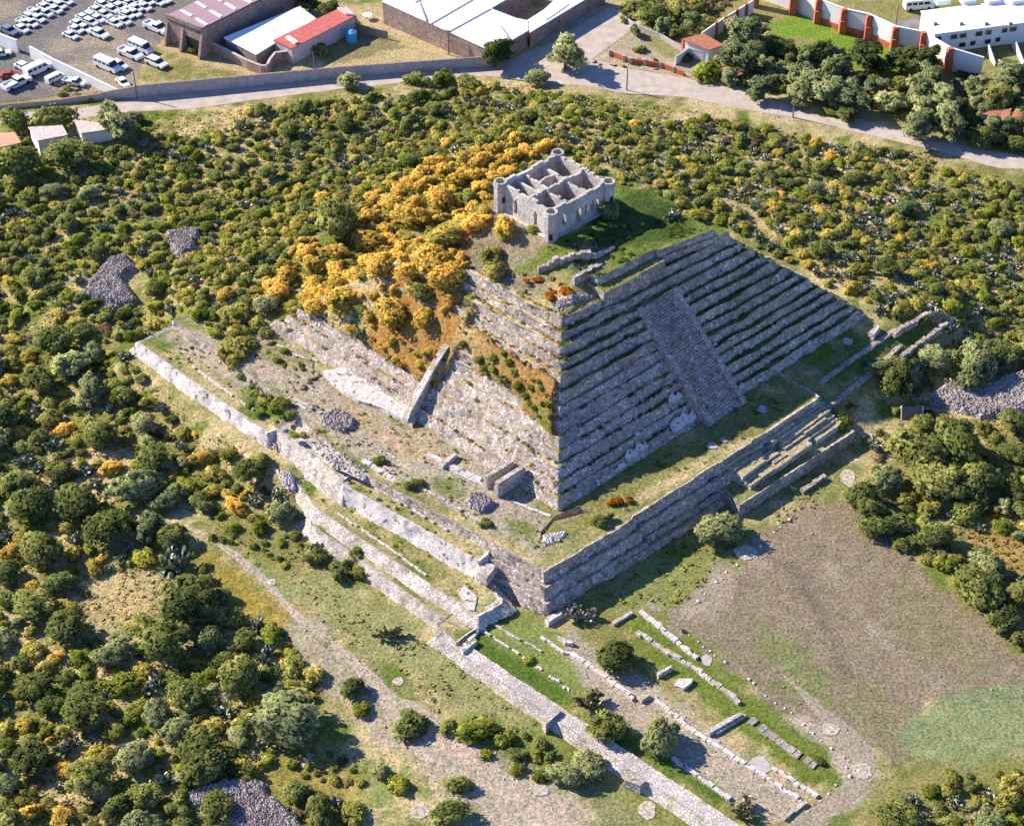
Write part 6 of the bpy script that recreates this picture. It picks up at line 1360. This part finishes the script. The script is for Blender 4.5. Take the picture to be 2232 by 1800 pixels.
# ---- grass tufts and weeds that nobody could count
def tufts(n):
    xs = RNG.uniform(-150, 150, n); ys = RNG.uniform(188, 500, n); zs = zt(xs, ys); px, py = toP(xs, ys, zs); keep = np.zeros(n, bool)
    for ring in allk.values(): keep |= poly_sd(px, py, ring) > 0
    for ring in (P2((420, 1090), (660, 1130), (650, 1240), (560, 1210)), P2((560, 1590), (760, 1560), (760, 1770), (600, 1770)), P2((1500, 1020), (1760, 960), (1720, 1060), (1540, 1180), (1400, 1290), (1250, 1280)), P2((640, 1210), (900, 1340), (1150, 1480), (1140, 1560), (860, 1480), (640, 1330)), P2((760, 690), (980, 720), (1180, 820), (1180, 890), (960, 780), (870, 850))): keep |= (poly_sd(px, py, ring) > 0) & (RNG.random(n) < .35)
    for b in BARE[:2]: keep &= poly_sd(px, py, b) < 0
    keep &= fbm(xs*.2, ys*.2, 61, 2) > .36
    x, y, z = xs[keep], ys[keep], zs[keep]; m = len(x); q = 5; a = RNG.uniform(0, 6.283, (m, q)); s = RNG.uniform(.18, .55, (m, 1)); h = s*RNG.uniform(.3, .8, (m, q)); cx_ = x[:, None]+np.cos(a)*s*.6; cy_ = y[:, None]+np.sin(a)*s*.6; zz = np.repeat(z[:, None], q, 1)
    dx, dy = -np.sin(a)*s*.7, np.cos(a)*s*.7; ox, oy = np.cos(a)*s*.5, np.sin(a)*s*.5
    V = np.stack([np.stack([cx_+dx, cy_+dy, zz-.05], -1), np.stack([cx_-dx, cy_-dy, zz-.05], -1), np.stack([cx_-dx*.6+ox, cy_-dy*.6+oy, zz+h], -1), np.stack([cx_+dx*.6+ox, cy_+dy*.6+oy, zz+h], -1)], 2)
    base = soil(x, y); w = (RNG.random((m, 1)) < .3); col = np.where(w, np.array((.27, .27, .075)), base*1.12)*RNG.uniform(.7, 1.35, (m, 1)); col = np.repeat(np.repeat(col[:, None], q, 1)[:, :, None], 4, 2).reshape(-1, 3)
    o = mk("grass", V.reshape(-1, 3), np.arange(V.shape[0]*q*4).reshape(-1, 4), M['leaf'], col=col); o.data.polygons.foreach_set("use_smooth", np.ones(len(o.data.polygons), bool)); o.data.normals_split_custom_set_from_vertices(np.tile(np.array([(-.3, -.1, .95)]), (len(o.data.vertices), 1)).tolist()); tag(o, "dry and green grass tufts and weeds between the shrubs", "grass", kind="stuff")
tufts(90000)
print("PLACED", len(PLACED), {c: sum(1 for p in PLACED if p[0] == c) for c in KIND})

# ---- weeds growing on the steps and the old walls
def step_weeds():
    xs, cols = [], []
    for k in range(NL):
        q = lerp_quad(FL[k+1]-.012)
        for side, dens in ((0, 1.9), (3, 1.3)):
            c0, c1 = np.array(q[side]), np.array(q[(side+1) % 4]); L = np.linalg.norm(c1-c0); n = int(L*dens)
            t = RNG.random(n); p = c0[None]*(1-t[:, None])+c1[None]*t[:, None]; a, b = p[:, 0], p[:, 1]
            m = (fbm(a*.2+k*4, b*.2, 31, 2) > (.44 if side == 0 else .5)) & ~((side == 0) & (a > 40.5) & (a < 54))
            if side == 3: m &= (b < 45) | (k < 3)
            p = p[m]+RNG.normal(0, .22, (m.sum(), 2)); cx, cy, _z = AB(p[:, 0], p[:, 1]); xs.append(np.c_[cx, cy, np.full(len(p), 7+ZL[k+1])])
            pal_ = np.array([(.09, .13, .03), (.12, .15, .04), (.16, .15, .05)] if side == 0 else [(.22, .20, .07), (.34, .24, .09), (.16, .18, .05), (.42, .22, .06)]); cols.append(pal_[RNG.integers(0, len(pal_), len(p))])
    for (ring, n, z, pl) in ((R((-28.8, 104), (-21, 48), (-24.5, 38), (-20, 2), (-19, 2), (-22, 38), (-19, 48), (-20, 104)), 500, 5.3, 0), (R((-31, 100), (-28, -6), (-23, -6), (-27, 100)), 500, 2.0, 0), (R((-26, 95), (-5, 85), (0, 0), (-12, -8), (-20, 38)), 700, 7.0, 1), (R((0, -10), (36, -10), (60, -10), (60, -2), (10, -2)), 350, 7.0, 1), (R((36, 27), (66, 24), (60, 42), (36, 42)), 500, 32.2, 2)):
        xa = [p[0] for p in ring]; ya = [p[1] for p in ring]; x = RNG.uniform(min(xa), max(xa), n*3); y = RNG.uniform(min(ya), max(ya), n*3); m = (poly_sd(x, y, ring) > 0) & (fbm(x*.25, y*.25, 71, 2) > .5); x, y = x[m][:n], y[m][:n]
        zz = zt(x, y); zz = np.where(zz > z, zz, z) if pl else np.full(len(x), z)
        xs.append(np.c_[x, y, zz]); pal_ = np.array([(.17, .19, .05), (.25, .22, .09), (.12, .15, .035)] if pl != 2 else [(.08, .12, .03), (.12, .15, .04)]); cols.append(pal_[RNG.integers(0, 3 if pl != 2 else 2, len(x))])
    C = np.vstack(xs); K_ = np.vstack(cols); m = len(C); q = 9; d = RNG.normal(size=(m, q, 3)); d[..., 2] = np.abs(d[..., 2])*.8+.1; d /= np.linalg.norm(d, axis=-1, keepdims=True); s = RNG.uniform(.14, .42, (m, 1, 1)); c = C[:, None]+d*s
    u = np.cross(d, RNG.normal(size=(m, q, 3))); u /= np.linalg.norm(u, axis=-1, keepdims=True); v = np.cross(d, u); r_ = s*.55
    V = np.stack([c-u*r_, c-v*r_, c+u*r_, c+v*r_], 2).reshape(-1, 3); col = np.repeat(np.repeat((K_*RNG.uniform(.7, 1.35, (m, 1)))[:, None], q, 1)[:, :, None], 4, 2).reshape(-1, 3)
    o = mk("weeds", V, np.arange(len(V)).reshape(-1, 4), M['leaf'], col=col); nr = np.repeat((d*.5+np.array([-.2, -.1, .7]))[:, :, None], 4, 2).reshape(-1, 3); nr /= np.linalg.norm(nr, axis=1, keepdims=True)
    o.data.polygons.foreach_set("use_smooth", np.ones(len(o.data.polygons), bool)); o.data.normals_split_custom_set_from_vertices(nr.tolist()); tag(o, "weeds and tufts sprouting from the steps, walls and terrace tops", "weeds", kind="stuff")
step_weeds()

def loose_stones(n):
    xs, ys = [], []
    for ring, k, z in ((P2((1420, 1300), (1700, 1060), (1850, 1060), (2153, 1380), (2153, 1500), (1900, 1500), (1780, 1560)), 420, 0), (P2((1200, 1330), (1330, 1380), (1720, 1690), (1640, 1730), (1240, 1450)), 260, 0), (P2((560, 1220), (1130, 1480), (1300, 1700), (900, 1700), (640, 1330)), 420, -1.3), (P2((300, 230), (1100, 160), (1700, 240), (2100, 340), (2100, 370), (1500, 240), (700, 200)), 200, 0), (P2((480, 780), (860, 900), (1150, 1100), (1130, 1170), (700, 960)), 420, 6.9), (P2((980, 460), (1120, 590), (1000, 620), (960, 500)), 80, 30)):
        xa = [p[0] for p in ring]; ya = [p[1] for p in ring]; c = 0
        px = RNG.uniform(min(xa), max(xa), k*4); py = RNG.uniform(min(ya), max(ya), k*4); m = poly_sd(px, py, ring) > 0; 
        for u, v in list(zip(px[m], py[m]))[:k]: x, y, _z = W(u, v, z); xs.append(x); ys.append(y)
    x, y = np.array(xs), np.array(ys); z = zt(x, y); o8 = np.array(oc, float); f8 = np.array(ofc); m = len(x); sz = RNG.gamma(1.6, .045, (m, 1, 1))+.05
    V = (o8[None]*RNG.uniform(.6, 1.3, (m, 6, 1)))*sz*np.array([1, 1, .7])+np.stack([x, y, z+.08], -1)[:, None]; F = (f8[None]+(np.arange(m)*6)[:, None, None]).reshape(-1, 3)
    o = mk("loose_stones", V.reshape(-1, 3), F, M['rub_pile']); tag(o, "small loose stones scattered over the bare ground and terraces", "stones", kind="stuff")
loose_stones(0)
